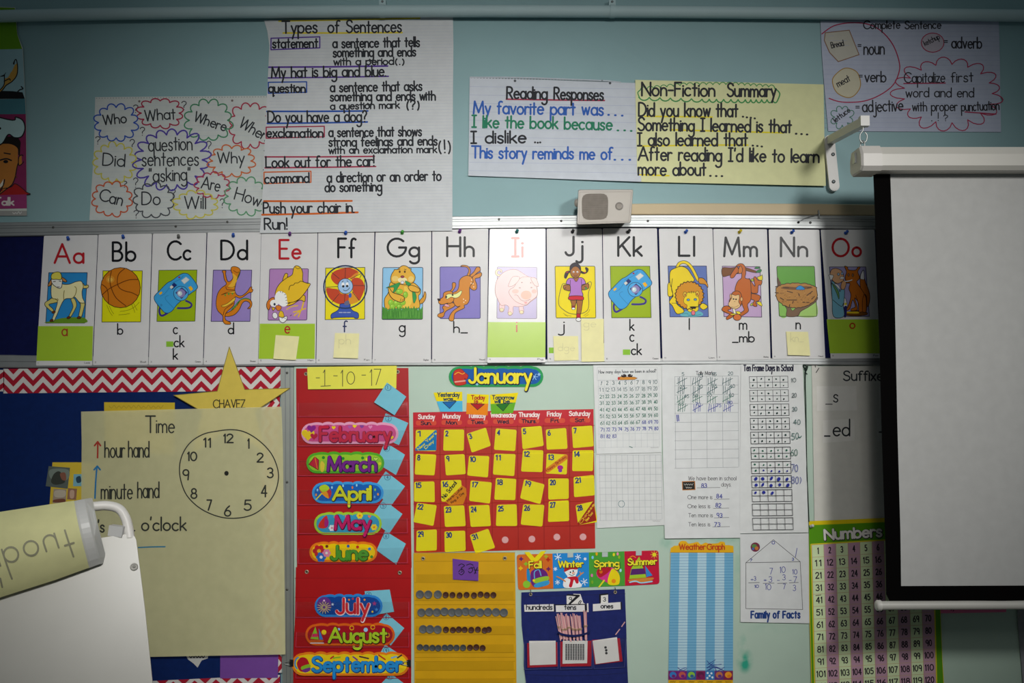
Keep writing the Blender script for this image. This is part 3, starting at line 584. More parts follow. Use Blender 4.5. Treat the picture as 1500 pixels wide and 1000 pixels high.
def art_o(s):
    s.zoom(1205, 380, 10); s.shape('100 108 632 108 685 832 160 832', '#a09ac8', '#2a2448', 9, False); F = '#c06a1e'
    s.shape('330 780 500 745 640 770 640 810 500 825 340 815', '#7a4a18', OUT, 8); s.shape('350 765 520 765 520 790 360 785', '#e8c82a', None)
    s.shape('550 280 560 210 600 155 615 290 680 470 690 580 660 690 600 600 555 420', F, OUT); s.shape('553 275 565 205 600 160 610 285 580 290', '#f0f0f0', OUT, 6)
    s.shape('350 180 320 100 365 110 380 150 480 155 520 110 550 115 515 180 545 260 520 300 500 330 545 400 610 500 640 580 640 760 580 765 530 765 525 640 470 560 510 700 500 740 420 750 420 720 480 690 440 590 400 720 340 750 320 735 370 690 415 530 385 430 400 350 350 340 330 260', F, OUT, n=4)
    s.line('485 520 520 640 530 760', 8, OUT); s.line('585 760 585 600 610 510 640 540 650 640 640 760', 8, OUT); s.ell(380, 225, 13, 22, '#8a6a50', OUT, 6); s.ell(442, 228, 13, 24, '#8a6a50', OUT, 6); s.line('340 300 380 330 430 300', 7, OUT)
    s.shape('330 560 360 680 310 700 300 620', '#e8e8e8', OUT, 6); s.ell(335, 650, 18, 18, '#e8d82a'); s.shape('310 700 355 690 345 832 312 832', '#2a2a6a', None)
    s.shape('130 330 180 340 235 400 250 470 270 440 320 450 310 640 305 690 310 832 160 832 140 580', '#7ab8d0', OUT, 8); s.line('150 590 270 685 305 640', 8, OUT); s.shape('135 340 230 460 240 580 200 480', '#6a9a60', OUT, 6); s.shape('170 350 250 440 235 380', '#f2f2f2', OUT, 5)
    s.shape('275 430 270 370 300 310 345 340 320 430', '#e0a878', OUT, 7)
    s.shape('110 230 130 150 200 130 270 160 300 210 310 250 300 310 220 350 150 310', '#e4b084', OUT, 8); s.shape('100 250 90 225 140 225 160 245 130 300 110 290', '#f4f4f4', OUT, 6); s.shape('250 280 275 250 320 265 300 285', '#f6f6f6', OUT, 5); s.ell(232, 215, 18, 20, '#a4c4e0', OUT, 6); s.ell(285, 205, 16, 20, '#a4c4e0', OUT, 6)
    s.line('330 320 380 315 430 298', 14, '#e8e8e8')
    s.ell(440, 150, 0.1, 0.1, F)
K1, K2, K3, K4 = (40, 330, 4.286), (370, 330, 4.286), (700, 330, 4.1667), (1030, 330, 4.762)
RED, INK = '#b8202a', '#17181d'
# frame, corners, top letters (text,x0,base,x1,cap), colour, lower rows, art, band, depth tilt, what it shows
CARDS = [
 ('Aa', K1, '105 65 443 60 407 880 55 880', (172, 235, 352, 117), RED, [('a', 218, 692, 250, 80, '#a8442c')], art_a, '68 632 413 632 407 850 57 850', 'a cream lamb on blue'),
 ('Bb', K1, '447 58 783 52 758 875 412 877', (537, 222, 678, 115), INK, [('b', 567, 683, 599, 66, INK)], art_b, None, 'an orange basketball on yellow'),
 ('Cc', K1, '788 52 1125 47 1102 873 762 875', (882, 215, 1025, 115), INK, [('c', 917, 680, 943, 76, INK), ('ck', 922, 762, 983, 70, INK), ('k', 917, 840, 942, 66, INK)], lambda s: art_cam(s, 220, 385, lambda x, y: -35), None, 'a camera, left of the dinosaur card'),
 ('Dd', K1, '1131 45 1468 43 1448 870 1107 873', (1218, 213, 1380, 117), INK, [('d', 1262, 680, 1295, 68, INK)], art_d, None, 'an orange dinosaur on purple'),
 ('Ee', K2, '55 45 408 42 395 865 36 868', (170, 208, 300, 116), RED, [('e', 203, 676, 233, 82, RED)], art_e, '45 617 392 617 390 838 38 838', 'a yellow hen and hatching egg'),
 ('Ff', K2, '412 42 765 35 748 862 400 865', (538, 200, 640, 117), INK, [('f', 569, 668, 590, 68, '#2a3560')], art_f, None, 'a smiling red and blue fan'),
 ('Gg', K2, '772 35 1122 35 1120 862 752 862', (848, 195, 1045, 112), INK, [('g', 921, 668, 957, 76, INK)], art_g, None, 'a gopher munching in grass'),
 ('Hh', K2, '1128 30 1480 20 1472 860 1127 860', (1222, 193, 1388, 118), INK, [('h_', 1263, 672, 1348, 68, INK)], art_h, None, 'a leaping brown dog'),
 ('Ii', K3, '72 22 413 20 412 835 57 838', (210, 190, 272, 112), '#d0655c', [('i', 231, 648, 243, 76, '#c8402c')], art_i, '62 590 413 590 412 805 58 805', 'a pink pig'),  # top letters a paler red than RED: glare on this card painted in
 ('Jj', K3, '420 20 757 20 767 832 425 832', (535, 183, 638, 113), INK, [('j', 502, 642, 526, 70, INK)], art_j, None, 'a girl skipping rope'),
 ('Kk', K3, '762 18 1093 18 1115 830 772 832', (857, 185, 998, 113), INK, [('k', 928, 640, 952, 66, INK), ('c', 928, 707, 953, 76, INK), ('ck', 937, 788, 997, 66, INK)], lambda s: art_cam(s, 880, 380, lambda x, y: 20), None, 'a camera, right of the girl card'),
 ('Ll', K3, '1105 20 1432 20 1458 825 1127 827', (1228, 185, 1320, 115), INK, [('l', 1285, 635, 1296, 66, INK)], art_l, None, 'a yellow lion lapping water'),
 ('Mm', K4, '70 25 445 27 470 935 98 940', (147, 215, 375, 130), INK, [('m', 253, 725, 304, 84, INK), ('_mb', 205, 813, 356, 72, INK)], art_m, None, 'a brown monkey hanging with bananas'),
 ('Nn', K4, '457 28 810 30 852 930 483 933', (543, 215, 725, 130), INK, [('n', 648, 722, 678, 82, INK)], art_n, None, 'a twig nest and blue egg'),
 ('Oo', K4, '820 30 1195 30 1235 925 890 930', (903, 215, 1100, 122), RED, [('o', 1024, 718, 1058, 70, '#b0401c')], art_o, '862 655 1222 655 1232 892 885 892', 'a doctor examining a fox'),
]
WORDS = ['Lamb', 'Ball', 'Camera', 'Dinosaur', 'Hen', 'Fan', 'Gopher', 'Hound', 'Pig', 'Jump', 'Camera', 'Lion', 'Monkey', 'Nest', 'Fox']
for i, (tt, K, q, t0, col, low, art, band, what) in enumerate(CARDS):
    q = nums(q); top, bot = q[0][1], q[2][1]; y0 = K[1] + top / K[2]; y1 = K[1] + bot / K[2]
    d0, d1 = (.0212 + .0002 * (i % 2), .0216 + .0002 * (i % 2))
    if tt == 'Ii': d1 = .0385
    if tt == 'Hh': d1 = .024
    s = Sheet(0, (lambda a, b, c, d: lambda x, y: a + (b - a) * (y - c) / (d - c))(d0, d1, y0, y1), 'sheen' if tt == 'Ii' else 'gloss'); s.zoom(*K)
    bdep = s.bend; s.slab(rquad(q, 8), '#dddcdc', .0005); s.L = .0003
    if band: s.poly(band, '#a9cc38')
    wl = 14.6 if K is not K4 else 16.4
    s.text(tt, t0[0], t0[1], t0[2], t0[3], wl, col, gap=.22)
    for (ch, a, b, c, cap, cc) in low: s.text(ch, a, b, c, cap, wl * .58, cc, gap=.14, xr=.5)
    for bx_ in {'Cc': [(872, 728, 917, 762)], 'Kk': [(885, 757, 930, 790)], 'Jj': [(433, 745, 462, 780)]}.get(tt, []): s.box2(*bx_, '#8fc43c')
    x0, x1 = q[3][0], q[2][0]; s.text(str(i + 1 if i < 9 else i), x0 + 12, bot - 12, x0 + 20, 9, 2, '#8a8a8a'); s.text(WORDS[i], x1 - 48, bot - 14, x1 - 14, 9, 2.2, '#6a6a6a')
    s.L += .0002
    s.bend = bdep; 
    # artwork may need straight lines only: the card is flat
    art(s)
    s.done('alphabet_card', 'white alphabet card lettered ' + tt + ' with ' + what, 'alphabet card', 'alphabet cards in a row')
# push pins
def pin(px, py, d, col, label, cat='push pin', group='push pins of the alphabet cards', lean=(.25, .35), first={}):
    b = MB(); m = mat(col, 'plastic'); ax = Vector((lean[0], -1, lean[1])).normalized()
    c = Vector(P(px, py, d))
    b.lathe(c, ax, [(.0052, .002), (.0055, .0035), (.0032, .0055), (.0028, .0095), (.0046, .0125), (.0047, .0145), (.0003, .0152)], m, 12)
    b.tube([c - ax * .004, c + ax * .003], .0006, mat('#b0b0b0', 'metal'), 6)
    return tag(b.build('push_pin'), label, cat, group)
PINC = {'blue': '#1f56b8', 'purple': '#6a2a84', 'green': '#3fa030', 'teal': '#14706c', 'black': '#1c1c20', 'yellow': '#e2c814', 'clear grey': '#6a6a66'}
for tt, K, x, y, c in (('Aa', K1, 258, 88, 'blue'), ('Bb', K1, 603, 78, 'blue'), ('Cc', K1, 950, 76, 'clear grey'), ('Dd', K1, 1293, 68, 'blue'), ('Ee', K2, 233, 60, 'purple'), ('Ff', K2, 583, 54, 'blue'), ('Gg', K2, 938, 50, 'green'), ('Hh', K2, 1298, 43, 'purple'), ('Ii', K3, 235, 43, 'teal'), ('Jj', K3, 575, 42, 'black'), ('Kk', K3, 917, 42, 'black'), ('Ll', K3, 1265, 44, 'blue'), ('Mm', K4, 250, 50, 'yellow'), ('Nn', K4, 616, 52, 'blue'), ('Oo', K4, 990, 56, 'blue')):
    pin(K[0] + x / K[2], K[1] + y / K[2], .0222, PINC[c], c + ' push pin holding the alphabet card lettered ' + tt)
# small yellow sticky notes on the cards
def note(K, q, depth, label, txt=None, col='#f0eab0', curl=0, name='sticky_note', group='sticky notes on the alphabet cards', tcol='#e0daa4'):
    q = nums(q); ymin = min(p[1] for p in q); ymax = max(p[1] for p in q)
    s = Sheet(depth, (lambda px, py: curl * max(0, ((py - K[1]) * K[2] - ymin) / (ymax - ymin)) ** 2) if curl else None); s.zoom(*K)
    s.rows([q[0], q[3]], [q[1], q[2]], col, .0003, 5, 6)
    if txt: s.text(*txt, tcol)
    return s.done(name, label, 'sticky note', group)
note(K2, '145 688 293 697 272 845 130 838', .0246, 'pale yellow sticky note tilted on the green band of the Ee card', None, curl=.004)
note(K2, '517 675 670 678 662 835 507 830', .0246, 'pale yellow sticky note with faint ph on the Ff card', ('ph', 542, 745, 615, 60, 5), curl=.004)
note(K3, '460 675 612 675 615 822 467 826', .0246, 'pale yellow sticky note low on the Jj card beside a green square', ('dge', 490, 765, 590, 46, 4))
note(K3, '632 718 770 718 772 830 632 832', .0250, 'pale yellow sticky note lower of two at the right edge of the Jj card', None)
note(K3, '630 570 768 570 768 722 632 718', .0256, 'pale yellow sticky note upper of two at the right edge of the Jj card', ('ge', 645, 620, 720, 50, 4))
note(K4, '578 740 732 742 748 908 592 904', .0246, 'pale yellow sticky note with faint kn on the Nn card', ('kn_', 610, 810, 700, 60, 5), curl=.004)
# ------------------------------------------------------------------ handwritten charts pinned on the upper wall
BK = '#23252c'
def wave(a, lx, ly, ph=0): return lambda x, y: a * (1 + math.sin(x / lx + ph) * math.cos(y / ly + ph * .7))
def rules(s, x0, x1, ys, col, w, tilt=0):
    for y in ys: s.stroke([(x0, y), (x1, y + tilt)], w, col, L=.00025)
# left edge: tall picture poster, cut by the frame
s = Sheet(.002, wave(.002, 60, 70)); s.zoom(0, 20, 3.3333)
s.rows('-500 -60 -500 970', '75 -30 85 100 112 170 128 500 131 985', '#d9dcd4', .0005, 8, 20)
s.shape('-498 -50 72 -28 84 100 108 172 -498 185', '#6ea51e', None, smooth=False)
s.shape('-498 185 110 172 122 415 -498 425', '#9fc4cc', None, smooth=False)
s.shape('-200 372 60 378 110 384 121 415 -200 418', '#16161a', None, smooth=False)
s.shape('-30 398 0 372 20 345 22 300 30 262 38 238 46 236 50 252 56 230 64 228 67 248 72 228 80 226 86 260 82 300 60 330 30 350 10 375 -30 410', '#d0a04a', '#16161a', 5)
s.shape('-200 178 10 184 34 215 38 258 24 298 0 308 -200 318', '#16161a', None); s.line('20 330 45 318 50 325', 5, '#16161a'); s.line('84 384 96 372 112 366 104 356', 6, '#16161a')
s.shape('-498 428 122 415 126 490 -498 495', '#4c8490', None, smooth=False)
s.shape('-498 495 126 490 130 885 -498 900', '#8e2c5c', None, smooth=False)
s.shape('-120 870 40 850 75 830 128 870 129 884 -120 892', '#b02424', '#16161a', 4)
s.shape('-60 640 20 615 60 618 92 650 98 700 84 745 70 810 40 850 -60 890', '#c88038', '#16161a', 5); s.shape('-60 640 -10 600 30 600 75 600 100 625 106 680 90 690 84 655 40 635', '#1c1612', None)
s.shape('92 700 108 690 120 705 112 728 92 740', '#c88038', '#16161a', 5); s.line('0 715 30 708 55 716', 7, '#16161a'); s.ell(28, 722, 12, 8, '#16161a'); s.line('20 680 50 685', 6, '#16161a'); s.line('0 870 18 830 22 810', 6, '#16161a'); s.shape('-10 850 10 820 16 808 12 840', '#f0e8d8', None); s.line('75 790 82 800', 4, '#6a3a14')
s.shape('-100 500 60 520 75 505 110 520 122 560 105 600 70 605 40 590 0 640 -100 640', '#b9d8d8', '#16161a', 6)
s.ell(0, 560, 6, 6, '#16161a')
s.shape('-498 900 130 882 131 950 -498 962', '#a03c74', None, smooth=False); s.text('Talk', -26, 934, 66, 36, 8, '#e8dcd8'); s.box2(-498, 962, 131, 986, '#a8a6a2'); s.scrib(62, 978, 105, 12, 4, '#d8d8d4')
s.done('picture_poster', 'colourful cartoon poster of children at the left edge, ending in Talk', 'poster')

# question-word clouds
s = Sheet(.002, wave(.0012, 40, 55)); s.zoom(0, 0, 2.94)
s.rows('410 418 405 640 385 948', '1165 412 1160 640 1150 940', '#cdd2cf', .0005, 18, 14)
for i in range(62): s.stroke([(415 + i * 12, 423 - i * .1), (417.5 + i * 12, 423 - i * .1)], 3, '#8d9492')
rules(s, 412, 1160, range(455, 940, 22), '#bcc6cc', 1.2, -5)
for x, y in ((600, 436), (1000, 433)): s.ell(x, y, 5, 5, '#7a6f6a')
for j, (cx, cy, rx, ry, n, col) in enumerate(((500, 528, 90, 78, 12, '#2c54b4'), (690, 487, 97, 63, 12, '#a82a48'), (898, 518, 98, 87, 12, '#3f8a62'), (1078, 540, 92, 96, 12, '#b0304c'), (740, 688, 156, 130, 18, '#4f3fa4'), (998, 693, 98, 64, 12, '#cf6a34'), (493, 700, 88, 84, 13, '#d0c850'), (483, 856, 86, 74, 12, '#cc5a34'), (662, 862, 86, 74, 11, '#4a4e54'), (843, 880, 92, 58, 12, '#d0c850'), (915, 797, 72, 55, 11, '#b03a58'), (1060, 845, 92, 78, 12, '#5a9a70'))):
    s.stroke(cloud(cx, cy, rx, ry, n, .16, j), 5.5 if j != 4 else 6.5, col, closed=True)
for t in (('Who', 446, 538, 545, 42, 5, 528), ('What', 626, 520, 755, 46, 5, 512), ('Where', 833, 520, 968, 42, 5, 566), ('When', 1028, 542, 1140, 46, 5, 608), ('question', 640, 650, 828, 58, 5, 645), ('sentences', 612, 714, 855, 58, 5, 712), ('"asking"', 645, 782, 820, 55, 5, 776), ('Did', 442, 712, 535, 52, 5, 718), ('Why', 938, 702, 1052, 46, 5, 700), ('Are', 866, 810, 944, 50, 5, 824), ('Can', 425, 862, 522, 50, 5, 886), ('Do', 612, 880, 690, 54, 5, 880), ('Will', 795, 898, 885, 52, 5, 898), ('How', 1008, 858, 1118, 52, 5, 888)):
    s.text(t[0], t[1], t[2], t[3], t[4], t[5] + .8, '#2c3036', y1=t[6], xr=.6, jit=.03)
for x, y, h in ((575, 484, 32), (783, 472, 36), (604, 582, 34), (412, 620, 32), (560, 642, 42), (890, 650, 42), (575, 806, 40), (527, 806, 26), (736, 848, 32), (577, 938, 32), (948, 894, 38)): s.text('?', x, y, x + 20, h, 4, '#3c4046')
s.text('?', 1138, 640, 1138, 26, 4, '#3c4046', y1=660); s.text('?', 1134, 722, 1134, 26, 4, '#3c4046', y1=742)
s.done('question_word_chart', 'white chart of clouds around question words, left of the tall sentence-types chart', 'chart')

# types of sentences
def bendT(x, y):
    t = max(0, min(1, (y - 25) / 315)); return .004 + .022 * t ** 1.2 + .0012 * math.sin(x / 38 + y / 60) * (1 - .6 * t)
s = Sheet(.002, bendT); s.zoom(370, 0, 2.856)
s.rows('48 85 62 130 70 190 66 290 60 400 52 560 45 750 38 880 30 975', '838 70 840 190 839 290 838 400 838 560 837 660 836 750 836 880 835 965', '#d3d6d8', .0005, 24, 32)
rules(s, 70, 836, range(112, 960, 13), '#c2c8d2', 1.3, -5)
P_, B_, C_, O_, Y_ = '#56309a', '#1c52b0', '#a8284a', '#d0621a', '#e0cc2e'
for a, b, c, d, col, w in ((110, 88, 700, 76, Y_, 6), (128, 138, 625, 136, Y_, 7), (68, 281, 565, 276, P_, 7), (66, 326, 568, 319, P_, 6), (60, 466, 482, 464, B_, 7), (62, 516, 480, 510, B_, 7), (52, 656, 510, 654, C_, 6), (52, 702, 515, 696, C_, 6), (48, 841, 415, 840, O_, 8), (40, 898, 440, 888, O_, 8)): s.stroke([(a, b), ((a + c) / 2, (b + d) / 2 + 1), (c, d)], w, col)
for a, b, c, d, e, col in ((77, 160, 281, 154, 48, P_), (66, 344, 226, 342, 46, B_), (57, 532, 300, 528, 46, C_), (48, 720, 244, 716, 48, O_)): s.stroke([(a, b), (c, d), (c, d + e - 2), (a, b + e)], 5, col, closed=True)
s.L += .0001
W = 7
for t, x0, y, x1, cap, y1 in (('Types', 124, 138, 270, 50, 136), ('of', 316, 136, 362, 50, 136), ('Sentences', 394, 136, 622, 50, 134), ('statement', 84, 200, 272, 38, 198), ('a sentence that tells', 336, 200, 698, 40, 194), ('something and ends', 338, 238, 682, 38, 234), ('with a period', 340, 272, 590, 30, 270), ('(.)', 598, 270, 633, 26, 270), ('My hat is big and blue.', 80, 324, 556, 44, 318), ('question', 68, 386, 220, 36, 386), ('a sentence that asks', 326, 384, 708, 40, 378), ('something and ends with', 326, 422, 764, 38, 418), ('a question mark', 326, 458, 614, 30, 452), ('(?)', 646, 456, 696, 36, 456), ('Do you have a dog?', 64, 512, 478, 46, 508), ('exclamation', 60, 574, 294, 38, 574), ('a sentence that shows', 320, 572, 706, 40, 568), ('strong feelings and ends', 320, 612, 772, 38, 606), ('with an exclamation mark', 320, 642, 770, 30, 638), ('(!)', 780, 638, 828, 52, 636), ('Look out for the car!', 56, 700, 508, 44, 694), ('command', 52, 766, 236, 40, 762), ('a direction or an order to', 312, 762, 788, 42, 754), ('do something', 304, 802, 540, 40, 798), ('Push your chair in.', 46, 892, 424, 44, 888), ('Run!', 50, 960, 144, 46, 958)):
    s.text(t, x0, y, x1, cap, W if cap > 34 else 6, BK, y1=y1, xr=.6, jit=.02)
s.done('sentence_types_chart', 'tall white chart titled Types of Sentences hanging over the display rail', 'chart')

# reading responses
def bendR(x, y): return .001 + .0015 * (1 + math.sin(x / 45)) + (.006 * max(0, (y - 220) / 45) ** 2 if y > 220 else 0)
s = Sheet(.0015, bendR); s.zoom(670, 90, 2.679)
s.rows('48 62 46 250 43 448', '712 85 714 270 722 472', '#cdd3dc', .0005, 22, 14)
s.stroke([(50, 62), (190, 62), (288, 64), (590, 76), (640, 82)], 5, '#b9bfc8')
for i in range(44): s.stroke([(54 + i * 12.2, 63 + i * .28), (57 + i * 12.2, 63 + i * .28)], 5, '#82888e')
rules(s, 47, 712, range(98, 440, 33), '#b4bcd2', 1.6, 10)
for x, y in ((226, 76), (599, 85)): s.ell(x, y, 5, 5, '#555a60')
DB, GR = '#2a5eb4', '#1f7f5e'
s.stroke([(192, 148), (380, 151), (577, 153)], 6, '#a8284a'); s.L += .0001
for t, x0, y, x1, cap, y1, c in (('Reading', 194, 145, 352, 46, 148, BK), ('Responses', 380, 148, 572, 46, 152, BK), ('My favorite part was', 64, 204, 572, 48, 210, DB), ('...', 592, 210, 648, 40, 212, DB), ('I like the book because', 58, 258, 606, 46, 268, GR), ('...', 628, 270, 684, 40, 272, GR), ('I dislike ...', 54, 320, 326, 46, 318, BK), ('This story reminds me of', 56, 378, 606, 46, 384, DB), ('...', 616, 386, 678, 40, 386, DB)):
    s.text(t, x0, y, x1, cap, 7.5, c, y1=y1, xr=.6, jit=.02)
s.done('reading_responses_chart', 'white chart titled Reading Responses with blue and green lines', 'chart')

# non-fiction summary
s = Sheet(.007, lambda x, y: .0012 * (1 + math.sin(x / 60 + 1)) + .004 * max(0, (y - 230) / 40) ** 2); s.zoom(670, 90, 2.679)
s.rows('698 72 702 270 706 472', '1437 90 1440 290 1446 488', '#e2e3ae', .0005, 22, 14)
def scal(pts, n, amp, side):
    out = []
    for (a, b) in zip(pts[:-1], pts[1:]):
        for i in range(n):
            for k in range(6):
                t = (i + k / 6) / n; q = math.sin(math.pi * k / 6) ** .7 * amp * side
                dx, dy = b[0] - a[0], b[1] - a[1]; l = math.hypot(dx, dy)
                out.append((a[0] + dx * t - dy / l * q, a[1] + dy * t + dx / l * q))
    return out + [pts[-1]]
s.stroke(scal([(718, 110), (900, 92), (1080, 90), (1245, 102)], 7, 9, -1), 3.5, '#4f9a58'); s.stroke(scal([(712, 140), (960, 148), (1130, 150), (1258, 150)], 6, 12, 1), 5, '#3f9450'); s.line('718 112 708 122 714 140', 4, '#3f9450'); s.line('1245 104 1265 125 1258 150', 5, '#3f9450')
for t in ('735 215 1000 218', '840 268 1280 280', '712 332 1000 328 1140 328', '712 444 830 448'): s.line(t, 6, '#e8d820')
s.L += .0001
for t, x0, y, x1, cap, y1 in (('Non-Fiction', 724, 134, 1010, 52, 136), ('Summary', 1060, 136, 1250, 50, 138), ('Did you know that', 712, 214, 1100, 52, 216), ('....', 1120, 216, 1168, 40, 224), ('Something I learned is that', 710, 270, 1310, 50, 278), ('...', 1328, 284, 1374, 40, 286), ('I also learned that', 708, 330, 1138, 50, 330), ('...', 1158, 330, 1196, 40, 334), ("After reading I'd like to learn", 710, 386, 1418, 52, 396), ('more about', 710, 446, 974, 50, 446), ('...', 992, 448, 1040, 40, 450)):
    s.text(t, x0, y, x1, cap, 7.5, BK, y1=y1, xr=.58, jit=.02)
s.done('summary_chart', 'pale yellow chart titled Non-Fiction Summary beside the white reading-responses chart', 'chart')

# complete sentence
s = Sheet(.002, wave(.0012, 50, 45, 1)); s.zoom(1180, 0, 3.125)
s.rows('68 95 75 250 88 420 104 600', '885 95 890 300 892 450 895 604', '#b9bfd2', .0005, 20, 16)
rules(s, 85, 890, range(120, 600, 22), '#a9b1cc', 1.2, 3)
CR = '#a8264e'
s.stroke(spline('75 155 130 118 210 104 290 112 350 145 400 205 428 280 428 330 400 390 340 435 270 462 200 468 150 464 108 450'), 5, CR)
s.stroke(cloud(652, 428, 238, 158, 17, .15, 5), 4.5, CR, closed=True)
s.shape('90 150 200 138 245 250 150 282 110 240 86 185', '#c4c0b4', '#8f6a50', 4, False); s.shape('130 350 180 312 235 330 252 390 225 435 190 446 145 425 125 385', '#ccc6ae', '#a8823c', 4); s.ell(582, 195, 52, 44, '#b8b0bc', CR, 4)
s.stroke(cloud(168, 536, 48, 52, 8, .3, 3), 3.5, '#3f7a62', closed=True)
s.stroke([(450, 382), (640, 380)], 5, CR); s.stroke([(730, 512), (872, 522)], 5, CR); s.L += .0001
for t, x0, y, x1, cap, w, y1 in (('Complete', 266, 132, 432, 36, 5, 130), ('Sentence', 456, 132, 620, 34, 5, 130), ('=', 240, 222, 254, 30, 4, 222), ('noun', 268, 248, 360, 56, 6, 248), ('=', 246, 362, 260, 30, 4, 362), ('verb', 272, 374, 368, 48, 6, 374), ('=', 230, 504, 246, 30, 4, 504), ('adjective', 262, 512, 446, 52, 6, 506), ('=', 634, 204, 650, 30, 4, 204), ('adverb', 670, 220, 806, 50, 6, 220), ('Capitalize', 452, 378, 638, 46, 5, 376), ('first', 668, 376, 768, 44, 5, 372), ('word and end', 460, 444, 770, 42, 5, 444), ('with proper', 490, 508, 694, 42, 5, 506), ('punctuation', 714, 508, 886, 42, 5, 502), ('Bread', 120, 220, 176, 26, 4, 208), ('meat', 150, 398, 206, 30, 4, 368), ('lettuce', 138, 560, 206, 24, 4, 510), ('ketchup', 548, 210, 616, 24, 3.5, 176), ('.', 576, 552, 580, 30, 5, 552), ('?', 632, 552, 652, 26, 4, 552), ('!', 604, 552, 610, 36, 4, 552)):
    s.text(t, x0, y, x1, cap, w, '#1e2028', y1=y1, xr=.6, jit=.02)
s.done('complete_sentence_chart', 'lilac-white chart titled Complete Sentence behind the screen bracket', 'chart')
# ------------------------------------------------------------------ bulletin board: chevron border, star, time chart and scraps
def chevron(name, x0, x1, yt0, yt1, yb0, yb1, n, label, rows=2.0, vertical=False):
    s = Sheet(.0112, None)
    # u runs along the strip, v across it
    def at(u, v):
        if not vertical:
            x = x0 + (x1 - x0) * u; t = yt0 + (yt1 - yt0) * u; b = yb0 + (yb1 - yb0) * u; return (x, t + (b - t) * v)
        y = x0 + (x1 - x0) * u; l = yt0 + (yt1 - yt0) * u; r = yb0 + (yb1 - yb0) * u; return (l + (r - l) * v, y)
    s.slab([at(0, 0), at(1, 0), at(1, 1), at(0, 1)], '#dcd8d4', .0005)
    def clip(poly):
        for sg, lim in ((1, 0), (-1, 1)):
            out = []
            for i in range(len(poly)):
                a, b = poly[i - 1], poly[i]; ia = sg * (a[1] - lim) >= 0; ib = sg * (b[1] - lim) >= 0
                if ia != ib: t = (lim - a[1]) / (b[1] - a[1]); out.append((a[0] + (b[0] - a[0]) * t, lim))
                if ib: out.append(b)
            poly = out
            if not poly: break
        return poly
    for k in range(-3, 4):
        v0 = k * .5 + .06; z = .42; th = .25
        for i in range(n):
            for (ua, ub, va, vb) in ((i, i + .5, v0, v0 + z), (i + .5, i + 1, v0 + z, v0)):
                p = clip([(ua / n, va), (ub / n, vb), (ub / n, vb + th), (ua / n, va + th)])
                if len(p) > 2: s.poly([at(u, v) for u, v in p], '#b01830', step=False)
    return s.done(name, label, 'border strip', 'chevron border strips')
chevron('chevron_border', -30, 6, 541.5, 541.5, 573, 573, 1, 'short end of red and white chevron border at the left frame edge')
chevron('chevron_border', 5, 411, 540, 537, 576, 572, 14, 'long red and white chevron border strip under the first alphabet cards')
chevron('chevron_border', 575, 985, 383, 385, 410, 413, 14, 'upright red and white chevron border strip behind the star and time chart', vertical=True)
chevron('chevron_border', 160, 410, 1000, 988, 1034, 1022, 8, 'lowest red and white chevron border strip, below the purple paper')

s = Sheet(.0238); s.zoom(0, 500, 3.409); s.slab('1145 25 1222 240 1450 232 1270 350 1330 560 1150 430 960 560 1010 350 865 268 1085 248', '#dcc456', .0006)
s.stroke([(1145, 27), (1222, 240), (1448, 233), (1270, 350)], 3, '#8a7a30', closed=False); s.stroke([(1145, 27), (1085, 248), (868, 268), (1010, 350)], 3, '#8a7a30'); s.L += .0001
s.text('CHAVEZ', 1066, 332, 1224, 40, 5, '#3a3420', y1=330, jit=.03)
s.done('paper_star', 'yellow paper star with dark capitals poking above the time chart', 'paper star')
s = Sheet(.0118); s.zoom(0, 500, 3.409); s.slab('520 303 873 305 870 560 522 560', '#d0b430', .0005); s.scrib(545, 335, 815, 20, 3, '#b49a2c'); s.done('yellow_paper', 'dark yellow paper peeking above the top edge of the time chart', 'paper')
s = Sheet(.0116); s.zoom(0, 500, 3.409); s.slab('262 603 480 603 480 850 245 850', '#dcbe3a', .0005); s.done('yellow_paper', 'yellow backing paper with small pictures left of the time chart', 'paper')
def photo(q, label, dep, base, bits):
    s = Sheet(dep); s.zoom(0, 500, 3.409); s.slab(q, base, .0004)
    for p, c in bits: s.shape(p, c, None)
    s.done('small_picture', label, 'picture', 'pictures on the yellow backing paper')
photo('243 622 350 630 338 735 228 722', 'dark small picture topmost and largest on the yellow backing paper', .0124, '#5c6660', (('250 640 340 640 335 690 260 690', '#7d8a80'), ('270 660 300 650 325 700 280 715 255 700', '#3a3f38'), ('300 660 325 655 330 690 310 690', '#8a5a48')))
photo('368 662 420 662 418 722 365 722', 'pale blue small picture at the left edge of the time chart', .0124, '#7db4c4', (('380 680 400 672 405 700 385 705', '#2f4a5c'),))
photo('268 735 332 738 328 808 262 806', 'faded small picture at lower left of the yellow backing paper', .0123, '#a89684', (('275 745 325 745 322 775 275 775', '#c4b8a4'), ('270 790 320 785 322 802 268 802', '#7a4a38')))
photo('340 732 385 735 380 790 335 788', 'narrow brown small picture at lower right of the yellow backing paper', .0123, '#9a7058', (('350 745 370 745 368 780 350 780', '#caa890'),))
